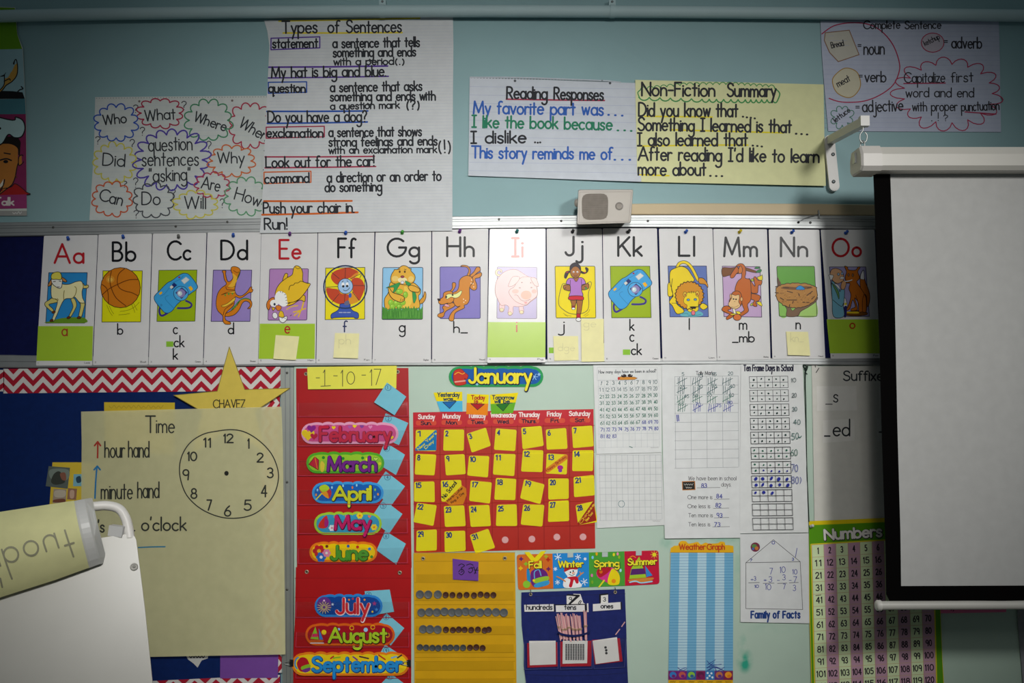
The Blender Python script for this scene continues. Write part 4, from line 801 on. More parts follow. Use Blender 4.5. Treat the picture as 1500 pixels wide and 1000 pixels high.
# time chart
def bendC(x, y):
    return .0035 * math.sin((x + y * .35) / 95) ** 2 + .0025 * math.sin((x * .6 - y) / 70) ** 2 + (.003 * ((y - 880) / 80) ** 2 if y > 880 else 0) + (.004 * math.exp(-((x - 340 - (y - 860) * .9) / 16) ** 2 - ((y - 875) / 40) ** 2))
s = Sheet(.0262, bendC, 'paper'); s.zoom(0, 500, 3.409)
s.rows('405 350 408 500 406 800 400 1200 415 1580', '1405 325 1412 500 1416 800 1421 1200 1425 1562', '#ebe7b4', .0004, 30, 36, 'thin')
for t in ('407 352 417 358 415 375', ): s.line(t, 2.5, '#b8b488')
RB = '#30332e'
for t, x0, y, x1, cap, w in (('T', 728, 455, 775, 82, 8), ('ime', 782, 455, 870, 78, 7), ('hour', 524, 578, 622, 78, 7), ('hand', 642, 577, 744, 78, 7), ('minute', 506, 785, 660, 78, 7), ('hand', 688, 780, 794, 78, 7), ("It's", 440, 950, 520, 60, 8), ("o'clock", 708, 943, 928, 66, 8)):
    s.text(t, x0, y, x1, cap, w, RB, xr=.6 if t[0] in 'ohm' and t != "o'clock" else .55, jit=.01)
s.text('.', 668, 944, 674, 60, 8, RB)
s.line('487 580 488 540 488 505', 8, '#b0382c'); s.line('472 520 488 500 502 520', 8, '#b0382c', False)
s.line('474 782 478 700 484 625', 8, '#2a7ab0'); s.line('470 640 486 622 500 640', 8, '#2a7ab0', False)
s.stroke(spline('897 660 905 580 945 510 1010 465 1080 448 1160 440 1230 455 1300 500 1355 560 1385 630 1390 690 1370 760 1325 820 1260 865 1180 882 1100 876 1020 845 960 800 920 745', True), 5.5, RB, closed=True)
s.ell(1131, 658, 11, 12, '#23241f')
for t, x, y, x1, cap in (('12', 1118, 505, 1164, 42), ('1', 1238, 533, 1246, 46), ('2', 1284, 602, 1314, 44), ('3', 1336, 680, 1364, 48), ('4', 1306, 775, 1332, 56), ('5', 1220, 842, 1254, 50), ('6', 1122, 872, 1152, 50), ('7', 1034, 842, 1056, 50), ('8', 954, 782, 982, 48), ('9', 914, 690, 942, 50), ('10', 938, 594, 982, 42), ('11', 1018, 527, 1050, 44)):
    s.text(t, x, y, x1, cap, 7.5, RB, jit=.02)
s.zoom(0, 700, 3.334); s.line('676 339 740 336 806 335', 6, '#2a7aa0')
s.done('time_chart', 'large pale yellow chart titled Time with a hand-drawn clock face', 'chart')
s = Sheet(.0120); s.zoom(0, 700, 3.334); s.slab('1076 850 1360 850 1357 975 1075 978', '#7a4aa0', .0005); s.done('purple_paper', 'purple paper below the time chart, above the chevron border', 'paper')
s = Sheet(.0118); s.zoom(0, 700, 3.334); s.slab('900 850 1020 850 1015 880 985 890 965 925 945 905 918 885', '#c8c8c4', .0005); s.scrib(925, 878, 1000, 12, 5, '#2a2a2a'); s.done('torn_paper', 'torn white paper point hanging below the time chart', 'paper')
# ------------------------------------------------------------------ red months pocket chart
def grommet(s, x, y, d, parent, r=.0065):
    b = MB(); c = P(x, y, d)
    n = 18; prof = [(r * .45, 0), (r * .55, .0015), (r * .8, .002), (r, .0003)]
    rings = [[(c[0] + q * math.cos(2 * math.pi * k / n), c[1] - h, c[2] + q * math.sin(2 * math.pi * k / n)) for k in range(n)] for q, h in prof]
    b.loft(rings, mat('#b4a890', 'metal'), True, False, True)
    b.add([(c[0] + r * .46 * math.cos(2 * math.pi * k / n), c[1] - .0003, c[2] + r * .46 * math.sin(2 * math.pi * k / n)) for k in range(n)], [tuple(range(n))], mat('#3a3028', 'plastic'))
    b.build('grommet', parent)
def pocket(q, d, parent, K, bulge=.003, edge=None, name='clear_pocket'):
    q = nums(q); s = Sheet(d); s.zoom(*K)
    ys = [p[1] for p in q]; a, b_ = min(ys), max(ys)
    s.bend = lambda px, py: bulge * math.sin(math.pi * max(0, min(1, ((py - K[1]) * K[2] - a) / (b_ - a)))) * (.7 + .3 * math.sin(px / 9))
    s.rows([q[0], q[3]], [q[1], q[2]], '#e8d8ec', .0002, 24, 6, 'clear')
    if edge: s.L = .0003; s.stroke([q[0], q[3], q[2], q[1]], 3, edge, fin='vinyl')
    return s.done(name, parent=parent)
M1, M2 = (420, 530, 4), (420, 760, 4.165)
RC = '#b01418'
def bendM(x, y): return .0012 * (1 + math.sin(x / 31 + y / 47))
s = Sheet(.0125, bendM, 'vinyl'); s.zoom(*M1); s.rows('55 38 58 500 59 800 60 1206', '713 35 720 500 726 800 732 1206', RC, .001, 14, 18)
for i in range(11):
    y = 325 + i * 86; s.stroke([(62, y), (718, y)], 2.5, '#8c1016', L=.0004)
redtop = s.done('months_pocket_chart', 'upper red pocket chart holding the months February to June', 'pocket chart', 'red pocket charts')
s = Sheet(.0145, bendM, 'vinyl'); s.zoom(*M2); s.rows('56 293 50 600 30 1100', '760 293 760 600 760 1100', RC, .001, 14, 18)
for i in range(7):
    y = 360 + i * 118; s.stroke([(50, y), (756, y)], 2.5, '#8c1016', L=.0004)
redlow = s.done('months_pocket_chart', 'lower red pocket chart holding the months July to September', 'pocket chart', 'red pocket charts')
for x, y in ((113, 70), (650, 58)): grommet(None, 420 + x / 4, 530 + y / 4, .0155, redtop)
for x, y in ((122, 322), (690, 327)): grommet(None, 420 + x / 4.165, 760 + y / 4.165, .0178, redlow)
for a, b_ in ((240, 320), (405, 492), (575, 666), (750, 836), (920, 1005), (1092, 1180)): pocket([(68, a), (705, a - 4), (708, b_ - 4), (68, b_)], .0196, redtop, M1, .002, '#c4405c')
for a, b_ in ((505, 600), (690, 780), (880, 970)): pocket([(60, a), (745, a), (745, b_), (55, b_)], .0216, redlow, M2, .002, '#c4405c')
s = Sheet(.0205); s.zoom(*M1); s.rows('120 30 125 160', '645 22 642 155', '#ece65a', .0005, 12, 4, 'gloss')
for t, x0, y, x1, cap in (('-', 172, 118, 192, 60), ('1', 214, 140, 228, 94), ('-', 274, 106, 296, 60), ('1', 318, 142, 330, 94), ('0', 352, 130, 398, 72), ('-', 440, 102, 462, 60), ('1', 488, 138, 498, 94), ('7', 512, 134, 552, 92)): s.text(t, x0, y, x1, cap, 4, '#3c3a34')
s.stroke([(200, 142), (256, 139)], 4, '#3c3a34'); s.done('date_card', 'yellow card with a handwritten date at the top of the red months chart', 'card')
def pill(x0, y0, x1, y1, n, amp=.10, seed=1):
    r = (y1 - y0) / 2; cy = (y0 + y1) / 2; out = arc(x0 + r, cy, r, r, 90, 270, 10)
    w_ = (x1 - x0 - 2 * r) / n
    for i in range(n):
        for k in range(1, 8): out.append((x0 + r + w_ * (i + k / 8), y0 - amp * r * math.sin(math.pi * k / 8) ** .8 * (1.3 if i % 2 else .8)))
        if i < n - 1: out.append((x0 + r + w_ * (i + 1), y0 + amp * r * .2))
    return out + arc(x1 - r, cy, r, r, -90, 90, 10)
def flower(s, x, y, r, c, c2):
    for k in range(6): s.ell(x + r * .6 * math.cos(k * 1.05), y + r * .6 * math.sin(k * 1.05), r * .38, r * .38, c)
    s.ell(x, y, r * .3, r * .3, c2)
def starp(x, y, r, n=5, q=.45, a0=-90): return [(x + (r if i % 2 == 0 else r * q) * math.cos(math.radians(a0 + i * 180 / n)), y + (r if i % 2 == 0 else r * q) * math.sin(math.radians(a0 + i * 180 / n))) for i in range(2 * n)]
def heart(x, y, r): return [(x + r * .062 * 16 * math.sin(t) ** 3, y - r * .062 * (13 * math.cos(t) - 5 * math.cos(2 * t) - 2 * math.cos(3 * t) - math.cos(4 * t))) for t in [i * math.pi / 12 for i in range(24)]]
def month(K, name, box, rim, fill, txt, sh, tx, art, d, n, glow=None, tw=16):
    s = Sheet(d, None, 'gloss'); s.zoom(*K); x0, y0, x1, y1 = box
    s.slab(pill(x0, y0, x1, y1, n), rim, .0005); s.L = .0003
    s.poly(pill(x0 + 14, y0 + 14, x1 - 14, y1 - 14, n), fill)
    art(s); s.L += .0001
    s.text(name, *tx, tw, txt, gap=.16, shadow=sh, sw=8, xr=.62, jit=.015)
    return s.done('month_strip', glow, 'month strip', 'month name strips')
def a_feb(s): s.shape(heart(125, 425, 38), '#f0d020', None); s.shape(heart(145, 390, 26), '#8a2a8c', None); s.shape(heart(160, 435, 22), '#c02040', None); [s.shape(heart(x, y, 12), c, None) for x, y, c in ((275, 384, '#f0d020'), (398, 376, '#f0d020'), (370, 380, '#b060b0'), (615, 442, '#f0d020'), (440, 378, '#8a4aa0'), (490, 380, '#e890c0'))]
def a_mar(s): s.shape('130 600 165 555 188 575 185 632', '#c8243c', '#701020', 4, False); s.stroke([(165, 555), (180, 630)], 4, '#f08030'); [s.ell(x, y, 9, 9, c) for x, y, c in ((215, 560, '#2a8a30'), (330, 565, '#2a8a30'), (445, 562, '#2a8a30'), (470, 570, '#e8e030'), (545, 595, '#e8e030'))]; s.shape(heart(522, 568, 14), '#c0e060', '#3a8a28', 3); s.shape('196 600 205 580 222 600 215 640 200 640', '#e8d040', None)
def a_apr(s): s.shape('190 735 225 718 262 760 245 800 205 770', '#c83040', None); s.shape('190 735 225 718 250 740 215 765', '#b8d430', None); s.shape('205 770 235 760 245 800', '#f0a020', None); s.stroke([(172, 805), (205, 770)], 7, '#e0e030'); [s.ell(x, y, 5, 8, c) for x, y, c in ((265, 735, '#a0d8f0'), (330, 725, '#a0d8f0'), (410, 722, '#a0d8f0'), (385, 735, '#f08030'), (518, 748, '#90d030'), (535, 775, '#f0a030'), (515, 790, '#70b0e0'), (180, 750, '#a0d8f0'), (172, 778, '#f0a040'))]
def a_may(s): s.shape('200 930 235 900 240 960 215 975 185 965', '#d83024', None); s.shape('225 915 245 930 240 965 222 960', '#b02080', None); [flower(s, x, y, 20, c, k) for x, y, c, k in ((265, 972, '#e8f0f4', '#e080a0'), (428, 900, '#f0d830', '#f08020'), (512, 968, '#f0d830', '#f08020'))]; [s.shape(heart(x, y, 10), '#f08060', None) for x, y in ((350, 905), (285, 910), (485, 905))]
def a_jun(s): flower(s, 197, 195, 40, '#c8242c', '#f0c020'); flower(s, 210, 232, 32, '#2a70c8', '#f0f0f0'); flower(s, 243, 207, 26, '#e88ab0', '#f0f0f0'); [s.ell(x, y, 9, 9, c) for x, y, c in ((245, 166, '#7a3020'), (375, 165, '#2a60b0'), (432, 170, '#c82c24'), (505, 182, '#2a80d0'), (518, 230, '#4a9a30'))]
def a_jul(s):
    s.ell(228, 520, 44, 46, '#6a3a90')
    for k in range(14): a = k * .45; s.stroke([(228 + 10 * math.cos(a), 538 + 10 * math.sin(a)), (228 + 42 * math.cos(a), 540 + 36 * math.sin(a))], 3, '#e8e060')
    s.L += .00005; [s.ell(x, y, 6, 6, c) for x, y, c in ((228, 497, '#f0c0e0'), (380, 492, '#f09020'), (404, 486, '#d03040'), (475, 492, '#f0a020'), (430, 488, '#50b030'), (523, 565, '#f0d020'))]; s.shape(starp(535, 515, 16), '#a03a80', None, smooth=False); s.shape(starp(548, 552, 13), '#4a90d8', None, smooth=False); s.shape(starp(280, 520, 10), '#d0e0f0', None, smooth=False)
def a_aug(s): s.shape('175 655 195 735 145 730', '#8cc030', None, smooth=False); s.shape('158 700 188 698 192 718 150 720', '#d83060', None, smooth=False); s.shape('195 665 222 735 200 735', '#3a80d0', None, smooth=False); s.shape('145 738 225 738 205 754 160 754', '#c86020', None); s.stroke([(145, 756), (225, 756)], 5, '#d0e8f4'); s.ell(227, 690, 15, 15, '#f0d020'); [s.stroke(arc(x, y, 12, 12, 0, 360), 5, c, closed=True) for x, y, c in ((397, 664, '#f0b020'), (525, 660, '#f0b020'), (615, 708, '#f0b020'))]; s.ell(482, 675, 13, 13, '#a0d0f0'); s.ell(318, 672, 8, 8, '#a0c0f0')
def a_sep(s): s.shape('62 880 85 845 120 850 138 890 120 930 80 925', '#b8202c', None); s.shape('90 900 138 885 142 905 95 920', '#90c030', None); s.shape('95 920 142 905 140 925 110 936', '#7a3a8c', None); s.stroke(arc(75, 880, 25, 36, 120, 260), 9, '#3a90d8'); [s.stroke([(a, b), (c, d)], 9, k) for a, b, c, d, k in ((268, 850, 285, 838, '#c82830'), (285, 848, 325, 842, '#90c030'), (405, 840, 430, 858, '#7a3a90'), (445, 838, 498, 850, '#50303a'), (562, 830, 600, 856, '#c83828'), (640, 846, 670, 838, '#7ab0e0'), (676, 846, 700, 830, '#383038'))]; s.L += .00005
W_ = '#f4e0ec'; DK = '#2a2430'
month(M1, 'February', (85, 358, 655, 480), '#eba4c4', '#d0508e', '#cc2a48', '#7c1c40', (196, 462, 606, 80), a_feb, .0176, 7, 'pink February strip with hearts on the red pocket chart')
month(M1, 'March', (115, 532, 572, 652), '#56b02e', '#9acc34', '#7c2490', '#34124a', (242, 636, 522, 80), a_mar, .0176, 5, 'green March strip with a red kite on the red pocket chart')
month(M1, 'April', (148, 706, 568, 828), '#3f9fe4', '#1d64ba', '#d8de2c', DK, (272, 806, 490, 76), a_apr, .0176, 5, 'blue April strip with an umbrella on the red pocket chart')
month(M1, 'May', (160, 884, 557, 1012), '#a8d43a', '#3c9ec6', '#cc1c6a', '#5c1038', (284, 978, 488, 76), a_may, .0176, 5, 'blue and lime May strip with flowers on the red pocket chart')
month(M2, 'June', (138, 142, 553, 262), '#f0821e', '#f6d010', '#54a032', '#3a5a1c', (270, 246, 490, 80), a_jun, .0176, 5, 'yellow June strip with flowers on the red pocket chart')
month(M2, 'July', (170, 464, 585, 597), '#2e86d6', '#17489a', '#d62c36', '#f0d8dc', (304, 574, 500, 90), a_jul, .0196, 5, 'dark blue July strip with fireworks on the red pocket chart')
month(M2, 'August', (113, 640, 660, 772), '#e2641e', '#a81a26', '#b6d62a', '#3a2018', (258, 750, 606, 84), a_aug, .0196, 6, 'red August strip with a sailboat on the red pocket chart')
month(M2, 'September', (30, 816, 748, 955), '#f08420', '#f2d21e', '#2a92da', '#1c4a80', (158, 926, 700, 84), a_sep, .0226, 8, 'wide yellow September strip clipped across the red pocket chart', tw=17)
def blue_note(K, q, num, cx, cy, label, d=.0166):
    q = nums(q); s = Sheet(d); s.zoom(*K); s.rows([q[0], q[3]], [q[1], q[2]], '#7cc4d8', .0003, 4, 4)
    r = 17; s.stroke(arc(cx, cy, r, r, 0, 360), 2.5, '#2a5a86', closed=True); s.text(num, cx - (4 if len(num) < 2 else 8), cy + 9, cx + (5 if len(num) < 2 else 8), 18, 3, '#2a5a86')
    return s.done('sticky_note', label, 'sticky note', 'blue sticky notes numbering the months')
blue_note(M1, '588 120 700 203 632 312 512 236', '1', 594, 150, 'blue sticky note numbered 1, in the empty top pocket', .0222)
blue_note(M1, '580 300 712 357 658 487 530 430', '2', 596, 332, 'blue sticky note numbered 2, behind the February strip')
blue_note(M1, '575 468 693 543 640 662 524 590', '3', 586, 507, 'blue sticky note numbered 3, behind the March strip', .0164)
blue_note(M1, '580 640 693 728 612 842 500 752', '4', 590, 675, 'blue sticky note numbered 4, behind the April strip')
blue_note(M1, '565 805 678 890 600 1005 490 920', '5', 565, 842, 'blue sticky note numbered 5, behind the May strip', .0164)
blue_note(M2, '600 72 727 150 668 277 548 190', '6', 606, 104, 'blue sticky note numbered 6, behind the June strip')
blue_note(M2, '475 440 628 430 655 565 500 590', '7', 500, 462, 'blue sticky note numbered 7, behind the July strip', .0186)
blue_note(M2, '610 575 717 665 635 772 530 670', '8', 606, 598, 'blue sticky note numbered 8, behind the August strip', .0184)
blue_note(M2, '600 765 690 825 640 920 545 860', '9', 606, 802, 'blue sticky note numbered 9, behind the September strip', .0186)
blue_note(M2, '635 942 720 1005 660 1090 560 1020', '10', 630, 962, 'blue sticky note numbered 10, at the bottom frame edge', .0184)
def binder(px, py, sgn, label):
    b = MB(); k = .0022; c = Vector(P(px, py, .0235)); m = mat('#1a1a1c', 'plastic')
    b.loft([[c + Vector((x * .006, y, z * .010)) for x, z in ((-1, -1), (1, -1), (1, 1), (-1, 1))] for y in (.004, -.0035)], m)
    b.tube([c + Vector((sgn * .005, -.002, .008)), c + Vector((-sgn * .018, -.004, .004)), c + Vector((-sgn * .022, -.004, 0)), c + Vector((-sgn * .018, -.004, -.004)), c + Vector((sgn * .005, -.002, -.008))], .0009, mat('#b8b8b4', 'metal'), 6)
    return tag(b.build('binder_clip'), label, 'binder clip', 'binder clips on the September strip')
binder(427, 970.5, 1, 'small black binder clip at the left end of the September strip'); binder(599, 971, 1, 'small black binder clip at the right end of the September strip')
# ------------------------------------------------------------------ calendar
Q = (590, 525, 3.447)
def a_jan(s):
    s.shape('255 95 262 62 292 52 315 72 330 85 322 105 312 100 318 128 268 134', '#c8382a', '#7a1c18', 3); s.stroke(spline('262 80 280 70 300 78 312 72'), 4, '#f0b030'); s.stroke([(264, 118), (314, 112)], 7, '#e8a898')
    for x, y, r in ((665, 92, 17), (640, 118, 10), (688, 80, 8), (480, 122, 9), (570, 120, 9), (375, 130, 7)):
        for k in range(3): a = k * math.pi / 3; s.stroke([(x - r * math.cos(a), y - r * math.sin(a)), (x + r * math.cos(a), y + r * math.sin(a))], 2.5, '#a8d4f4')
    s.L += .00005
month(Q, 'January', (232, 40, 710, 143), '#2c9c58', '#1a5cac', '#f2e43a', '#1c2440', (336, 122, 648, 72), a_jan, .0125, 6, 'blue and green January strip with a red mitten above the calendar', tw=13)
s = Sheet(.0118, None, 'vinyl'); s.zoom(*Q); s.slab('52 272 963 255 972 958 57 980', '#c42c1c', .0006); s.L = .0003
s.shape('52 272 963 255 964 335 53 350', '#c41628', None, smooth=False)
for x, lab, w in ((118, 'Sun.', 52), (247, 'Mon.', 56), (378, 'Tues.', 64), (508, 'Wed.', 58), (637, 'Thurs.', 72), (768, 'Fri.', 40), (895, 'Sat.', 48)):
    y = 327 - (x - 118) * .019; s.shape(rrect(x - 52, y - 14, x + 52, y + 10, 10), '#d8482c', None, smooth=False)
    s.text(lab, x - w / 2, y + 7, x + w / 2, 17, 4.6, '#2c2038', xr=.66)
for x, lab, w in ((120, 'Sunday', 82), (246, 'Monday', 88), (374, 'Tuesday', 88), (508, 'Wednesday', 126), (638, 'Thursday', 104), (765, 'Friday', 70), (893, 'Saturday', 104)):
    s.text(lab, x - w / 2, 304 - (x - 118) * .021, x + w / 2, 21, 5, '#f2e0dc', xr=.66)
for i in range(1, 7): s.stroke([(57 + i * 130.5, 345 - i * 2), (60 + i * 130.8, 972 - i * 3)], 3, '#9c1a14')
for y in (345, 481, 606, 728, 851): s.stroke([(55, y + 6), (967, y - 8)], 3, '#9c1a14')
s.L += .0001
for x, y in ((517, 915), (652, 911), (778, 901), (910, 900)): s.ell(x, y, 17, 17, '#f0b8b8')
cal = s.done('calendar_chart', 'red calendar pocket chart with yellow day cards', 'calendar')
for a, b_ in ((350, 481), (484, 606), (609, 728), (731, 851), (854, 968)): pocket([(56, a + 5), (966, a - 9), (969, b_ - 10), (57, b_ + 4)], .0150, cal, Q, .0012)
DAYS = '''66 360 172 360 168 468 63 465;208 358 310 358 308 465 204 465;322 380 420 348 445 440 348 475;470 352 575 360 568 467 460 460;598 348 700 340 712 440 605 458;722 358 825 350 832 455 727 460;853 345 957 338 964 443 860 452
66 480 170 485 160 590 60 585;210 487 312 482 318 583 218 590;335 490 437 492 430 600 325 590;462 480 570 482 563 593 455 585;607 460 710 463 705 573 597 570;727 478 832 485 828 585 722 580;858 463 963 462 960 568 855 568
58 622 160 620 162 725 57 722;192 615 295 612 302 722 195 722;343 615 450 625 440 732 335 718;470 602 573 607 568 715 462 712;613 608 716 635 695 735 592 705;735 605 838 605 838 708 735 712;862 598 965 587 970 690 865 700
72 728 172 740 155 845 53 825;207 745 310 740 318 845 213 850;333 742 437 738 445 845 343 850;475 738 575 735 578 845 470 845;608 735 715 738 705 848 595 838;737 720 838 715 840 820 733 825;872 740 965 720 985 825 885 840
70 868 172 862 172 968 67 973;210 872 315 868 318 970 212 977;338 890 432 858 467 955 367 985'''.replace('\n', ';').split(';')
for i, t in enumerate(DAYS):
    q = nums(t); n = str(i + 1); s = Sheet(.0126 + .0002 * (i % 3), None, 'gloss'); s.zoom(*Q)
    s.slab(rquad(q, 9), '#f2e420', .0004); s.L = .0003
    u = Vector(q[1]) - Vector(q[0]); v = Vector(q[3]) - Vector(q[0]); at = lambda a, b: tuple(Vector(q[0]) + u * a + v * b)
    tri = None
    if n == '1': tri = ('#1c80c0', ('New Year\'s', 'Day'), '#e8e430')
    if n == '28': tri = ('#a82a1c', ('Chinese', 'New Year'), '#f0c030')
    if n in ('1', '28'):
        s.poly([at(1, .02), at(1, .98), at(0, 1), at(0, .9), at(.92, .02)], tri[0])
        a, b = at(.16, .98), at(1.0, .18); s.text(tri[1][0], a[0], a[1], b[0], 13, 3, tri[2], y1=b[1]); a, b = at(.5, .92), at(.88, .56); s.text(tri[1][1], a[0], a[1], b[0], 13, 3, tri[2], y1=b[1])
    if n == '13':
        s.poly([at(0, .75), at(.85, .02), at(1, .02), at(1, .22), at(.12, .95), at(0, .95)], '#e89020'); a, b = at(.06, .9), at(.96, .12); s.text('Happy Birthday', a[0], a[1], b[0], 12, 2.5, '#b03a20', y1=b[1]); c = at(.68, .66); s.ell(*c, 15, 12, '#c02890'); s.ell(c[0], c[1] + 15, 10, 9, '#8a3ab0')
    if n == '16':
        a, b = at(.16, .88), at(.78, .16); s.text('No School', a[0], a[1], b[0], 20, 4, '#26262a', y1=b[1], xr=.6)
    a = at(.1, .30); b = at(.1 + (.24 if len(n) > 1 else .11), .30)
    if n in ('11',): b = at(.30, .3)
    s.text(n, a[0], a[1], b[0], 24, 6, '#1c3f84', y1=b[1], gap=.2)
    extra = {'1': ' with a blue holiday corner', '13': ' with an orange birthday band', '16': ' with handwriting across it', '28': ' with a dark red holiday corner'}.get(n, '')
    s.done('day_card', 'yellow calendar day card numbered ' + n + extra, 'day card', 'day cards of the calendar')
s = Sheet(.0136, None, 'gloss'); s.zoom(*Q); s.slab('214 722 300 640 320 655 322 690 305 735 240 742', '#e0861c', .0004); s.L = .0003; s.text('Martin Luther', 228, 724, 305, 12, 2.4, '#5a2a10', y1=655); s.text('King, Jr. Day', 248, 732, 310, 12, 2.4, '#5a2a10', y1=680); s.done('holiday_tag', 'orange holiday tag with small writing stuck over the corner of day card 16', 'tag')
def pointer(q, yfrac, c2, tri, lines, label):
    q = nums(q); s = Sheet(.0125, None, 'gloss'); s.zoom(*Q); s.slab(q, '#f2dc14', .0005); s.L = .0003
    n = len(q) // 2; yy = q[0][1] + yfrac * (q[-1][1] - q[0][1])
    tl, tr, br, bl = q[0], q[1], q[2], q[3]
    l = tuple(Vector(tl).lerp(Vector(bl), yfrac)); r = tuple(Vector(tr).lerp(Vector(br), yfrac)); s.poly([l, r, br, bl], c2)
    cx = (l[0] + r[0]) / 2; s.shape([(cx - 34, l[1] + 4), (cx + 34, r[1] + 2), (cx, l[1] + 36)], tri, '#2a3430', 3, False)
    for t, a, b, c, h in lines: s.text(t, a, b, c, h, 4.6, tri if tri == '#b8202c' else '#23465a', xr=.62)
    return s.done('day_pointer', label, 'pointer card', 'pointer cards above the calendar')
pointer('155 172 300 167 302 268 190 268', .46, '#58bce2', '#1f6cb4', (('Yesterday', 176, 192, 286, 20), ('was...', 206, 212, 266, 18)), 'yellow and blue arrow card reading Yesterday above the calendar')
pointer('325 178 435 182 428 287 320 280', .44, '#f08a1c', '#b8202c', (('Today', 346, 206, 414, 20), ('is...', 362, 224, 398, 18)), 'yellow and orange arrow card reading Today above the calendar')
pointer('440 182 583 172 556 275 447 280', .48, '#6ab42c', '#2a7a2c', (('Tomorrow', 452, 206, 562, 20), ('will be...', 464, 224, 552, 18)), 'yellow and green arrow card reading Tomorrow above the calendar')
# ------------------------------------------------------------------ yellow coin chart
KC = (590, 790, 4.76)
s = Sheet(.0125, lambda x, y: .0008 * (1 + math.sin(x / 25 + y / 30)), 'vinyl'); s.zoom(*KC); s.rows('75 95 78 500 82 1100', '782 92 788 500 794 1100', '#d8a414', .001, 14, 18)
for y in (92, 152, 300, 425, 455, 548, 665, 790, 822, 850, 912, 972): s.stroke([(84, y), (782, y - 2)], 3, '#b0820c', L=.0004)
coinc = s.done('coin_pocket_chart', 'yellow pocket chart with rows of coins below the calendar', 'pocket chart')
for x, y in ((142, 132), (712, 130)): grommet(None, 590 + x / 4.76, 790 + y / 4.76, .0150, coinc)
for a, b_ in ((242, 300), (362, 425), (482, 546), (604, 664), (732, 788), (850, 910), (972, 1030)):
    s = Sheet(.0142); s.zoom(*KC); s.slab([(92, a), (772, a - 2), (774, b_ - 2), (92, b_)], '#b58a10' if 0 else '#c8980f', .0008, 'vinyl'); s.done('pocket', parent=coinc)
def coin_mesh(r, col, name):
    b = MB(); m = mat(col, 'paint')
    b.lathe((0, 0, 0), (0, -1, 0), [(r * .96, 0), (r, .0003), (r, .0014), (r * .96, .0017), (r * .88, .0015), (r * .86, .0013), (.0001, .0013)], m, 22)
    h = [(r * .30 * math.cos(a) * (1 + .25 * math.cos(2 * a)) , -.0017, r * (.45 * math.sin(a) - .05)) for a in [k * math.pi / 8 for k in range(16)]]
    b.add(h + [(x * .7, -.0013, z * .7 + .0001) for x, y, z in h], [tuple(range(16))[::-1]], m, True)
    o = b.build(name, origin=(0, 0, 0)); return o
protos = {'s': coin_mesh(.0130, '#5c5f60', 'silver_coin'), 'n': coin_mesh(.0098, '#484a4a', 'silver_coin'), 'c': coin_mesh(.0096, '#4c2c1e', 'copper_coin')}
used = set(); 
rows_ = (('top', 385, (('s', 120), ('s', 178), ('s', 245), ('c', 300), ('c', 347), ('c', 397), ('c', 445), ('c', 497), ('c', 543), ('c', 587), ('c', 632))), ('second', 505, tuple(('s', x) for x in (130, 185, 238, 291, 343, 390, 439, 487, 540, 594, 650, 705))), ('third', 628, tuple(('s', x) for x in (142, 190, 244)) + tuple(('c', x) for x in (302, 350, 391, 432, 478, 524, 572, 600))), ('lowest', 753, tuple(('n', x) for x in (120, 163, 207, 248, 293, 332, 375, 421)) + tuple(('c', x) for x in (469, 513, 557))))
ORD = ['first', 'second', 'third', 'fourth', 'fifth', 'sixth', 'seventh', 'eighth', 'ninth', 'tenth', 'eleventh', 'last']
for rn, y, lst in rows_:
    for k, (ty, x) in enumerate(lst):
        o = protos[ty]
        if ty in used: o = o.copy(); C.objects.link(o)
        used.add(ty); o.location = P(590 + x / 4.76, 790 + (y + R.uniform(-4, 4)) / 4.76, .0151 + .0018 * (k % 2)); o.rotation_euler = (0, R.uniform(-.5, .5), 0)
        wh = 'last' if k == len(lst) - 1 else ORD[k]
        tag(o, ('dark silver' if ty != 'c' else 'brown copper') + ' coin, ' + wh + ' from the left in the ' + rn + ' coin row', 'coin', 'coins on the yellow pocket chart')
s = Sheet(.0172, lambda x, y: .003 * max(0, (x - 665) / 40)); s.zoom(*KC); s.slab('348 133 528 155 527 287 350 278', '#6f3f9c', .0005); s.L = .0003
for t in ('390 180 410 170 430 182 412 195', '408 196 412 215', '390 225 410 205 428 225 410 246 392 235', '405 228 418 222', '445 178 470 170 490 178', '460 205 480 196 488 215 470 232 458 222', '495 190 510 235', '520 195 500 238', '500 212 526 214', '478 200 490 195'): s.line(t, 6, '#241a34')
s.done('purple_card', 'purple card with black scribbles at the top of the yellow coin chart', 'card')
# ------------------------------------------------------------------ seasons strip
KS = (740, 790, 4.7625)
s = Sheet(.0122, None, 'gloss'); s.zoom(*KS); s.slab(rquad('80 105 1070 75 1077 310 90 352', 22), '#d8702a', .0006); s.L = .0003
s.poly('330 97 583 90 586 331 336 342', '#2a8cd8'); s.poly('583 90 832 82 836 322 586 331', '#4ea23c'); s.poly(rquad('832 82 1070 75 1077 310 836 322', 22)[5:15] + [(836, 322), (832, 82)], '#c8203e')
s.shape('150 215 165 205 180 290 155 290', '#2a8cc8', None); s.shape('180 230 210 205 260 205 295 240 300 310 215 335 180 300', '#6a2a80', None); s.shape('205 275 295 255 298 285 210 305', '#9ac83a', None); s.shape('208 310 298 285 300 315 215 335', '#3a9ad0', None); s.stroke(spline('205 270 205 225 235 210 250 250'), 7, '#6ab0e0'); s.ell(150, 312, 26, 26, '#8cc83a'); s.ell(200, 285, 9, 9, '#f0d020')
for x, y, c in ((112, 135, '#6a2a70'), (108, 200, '#f0c020'), (145, 170, '#90c030'), (300, 140, '#c03020'), (302, 205, '#7a2a60'), (285, 118, '#b0b030')): s.shape(starp(x, y, 17, 4, .55), c, None)
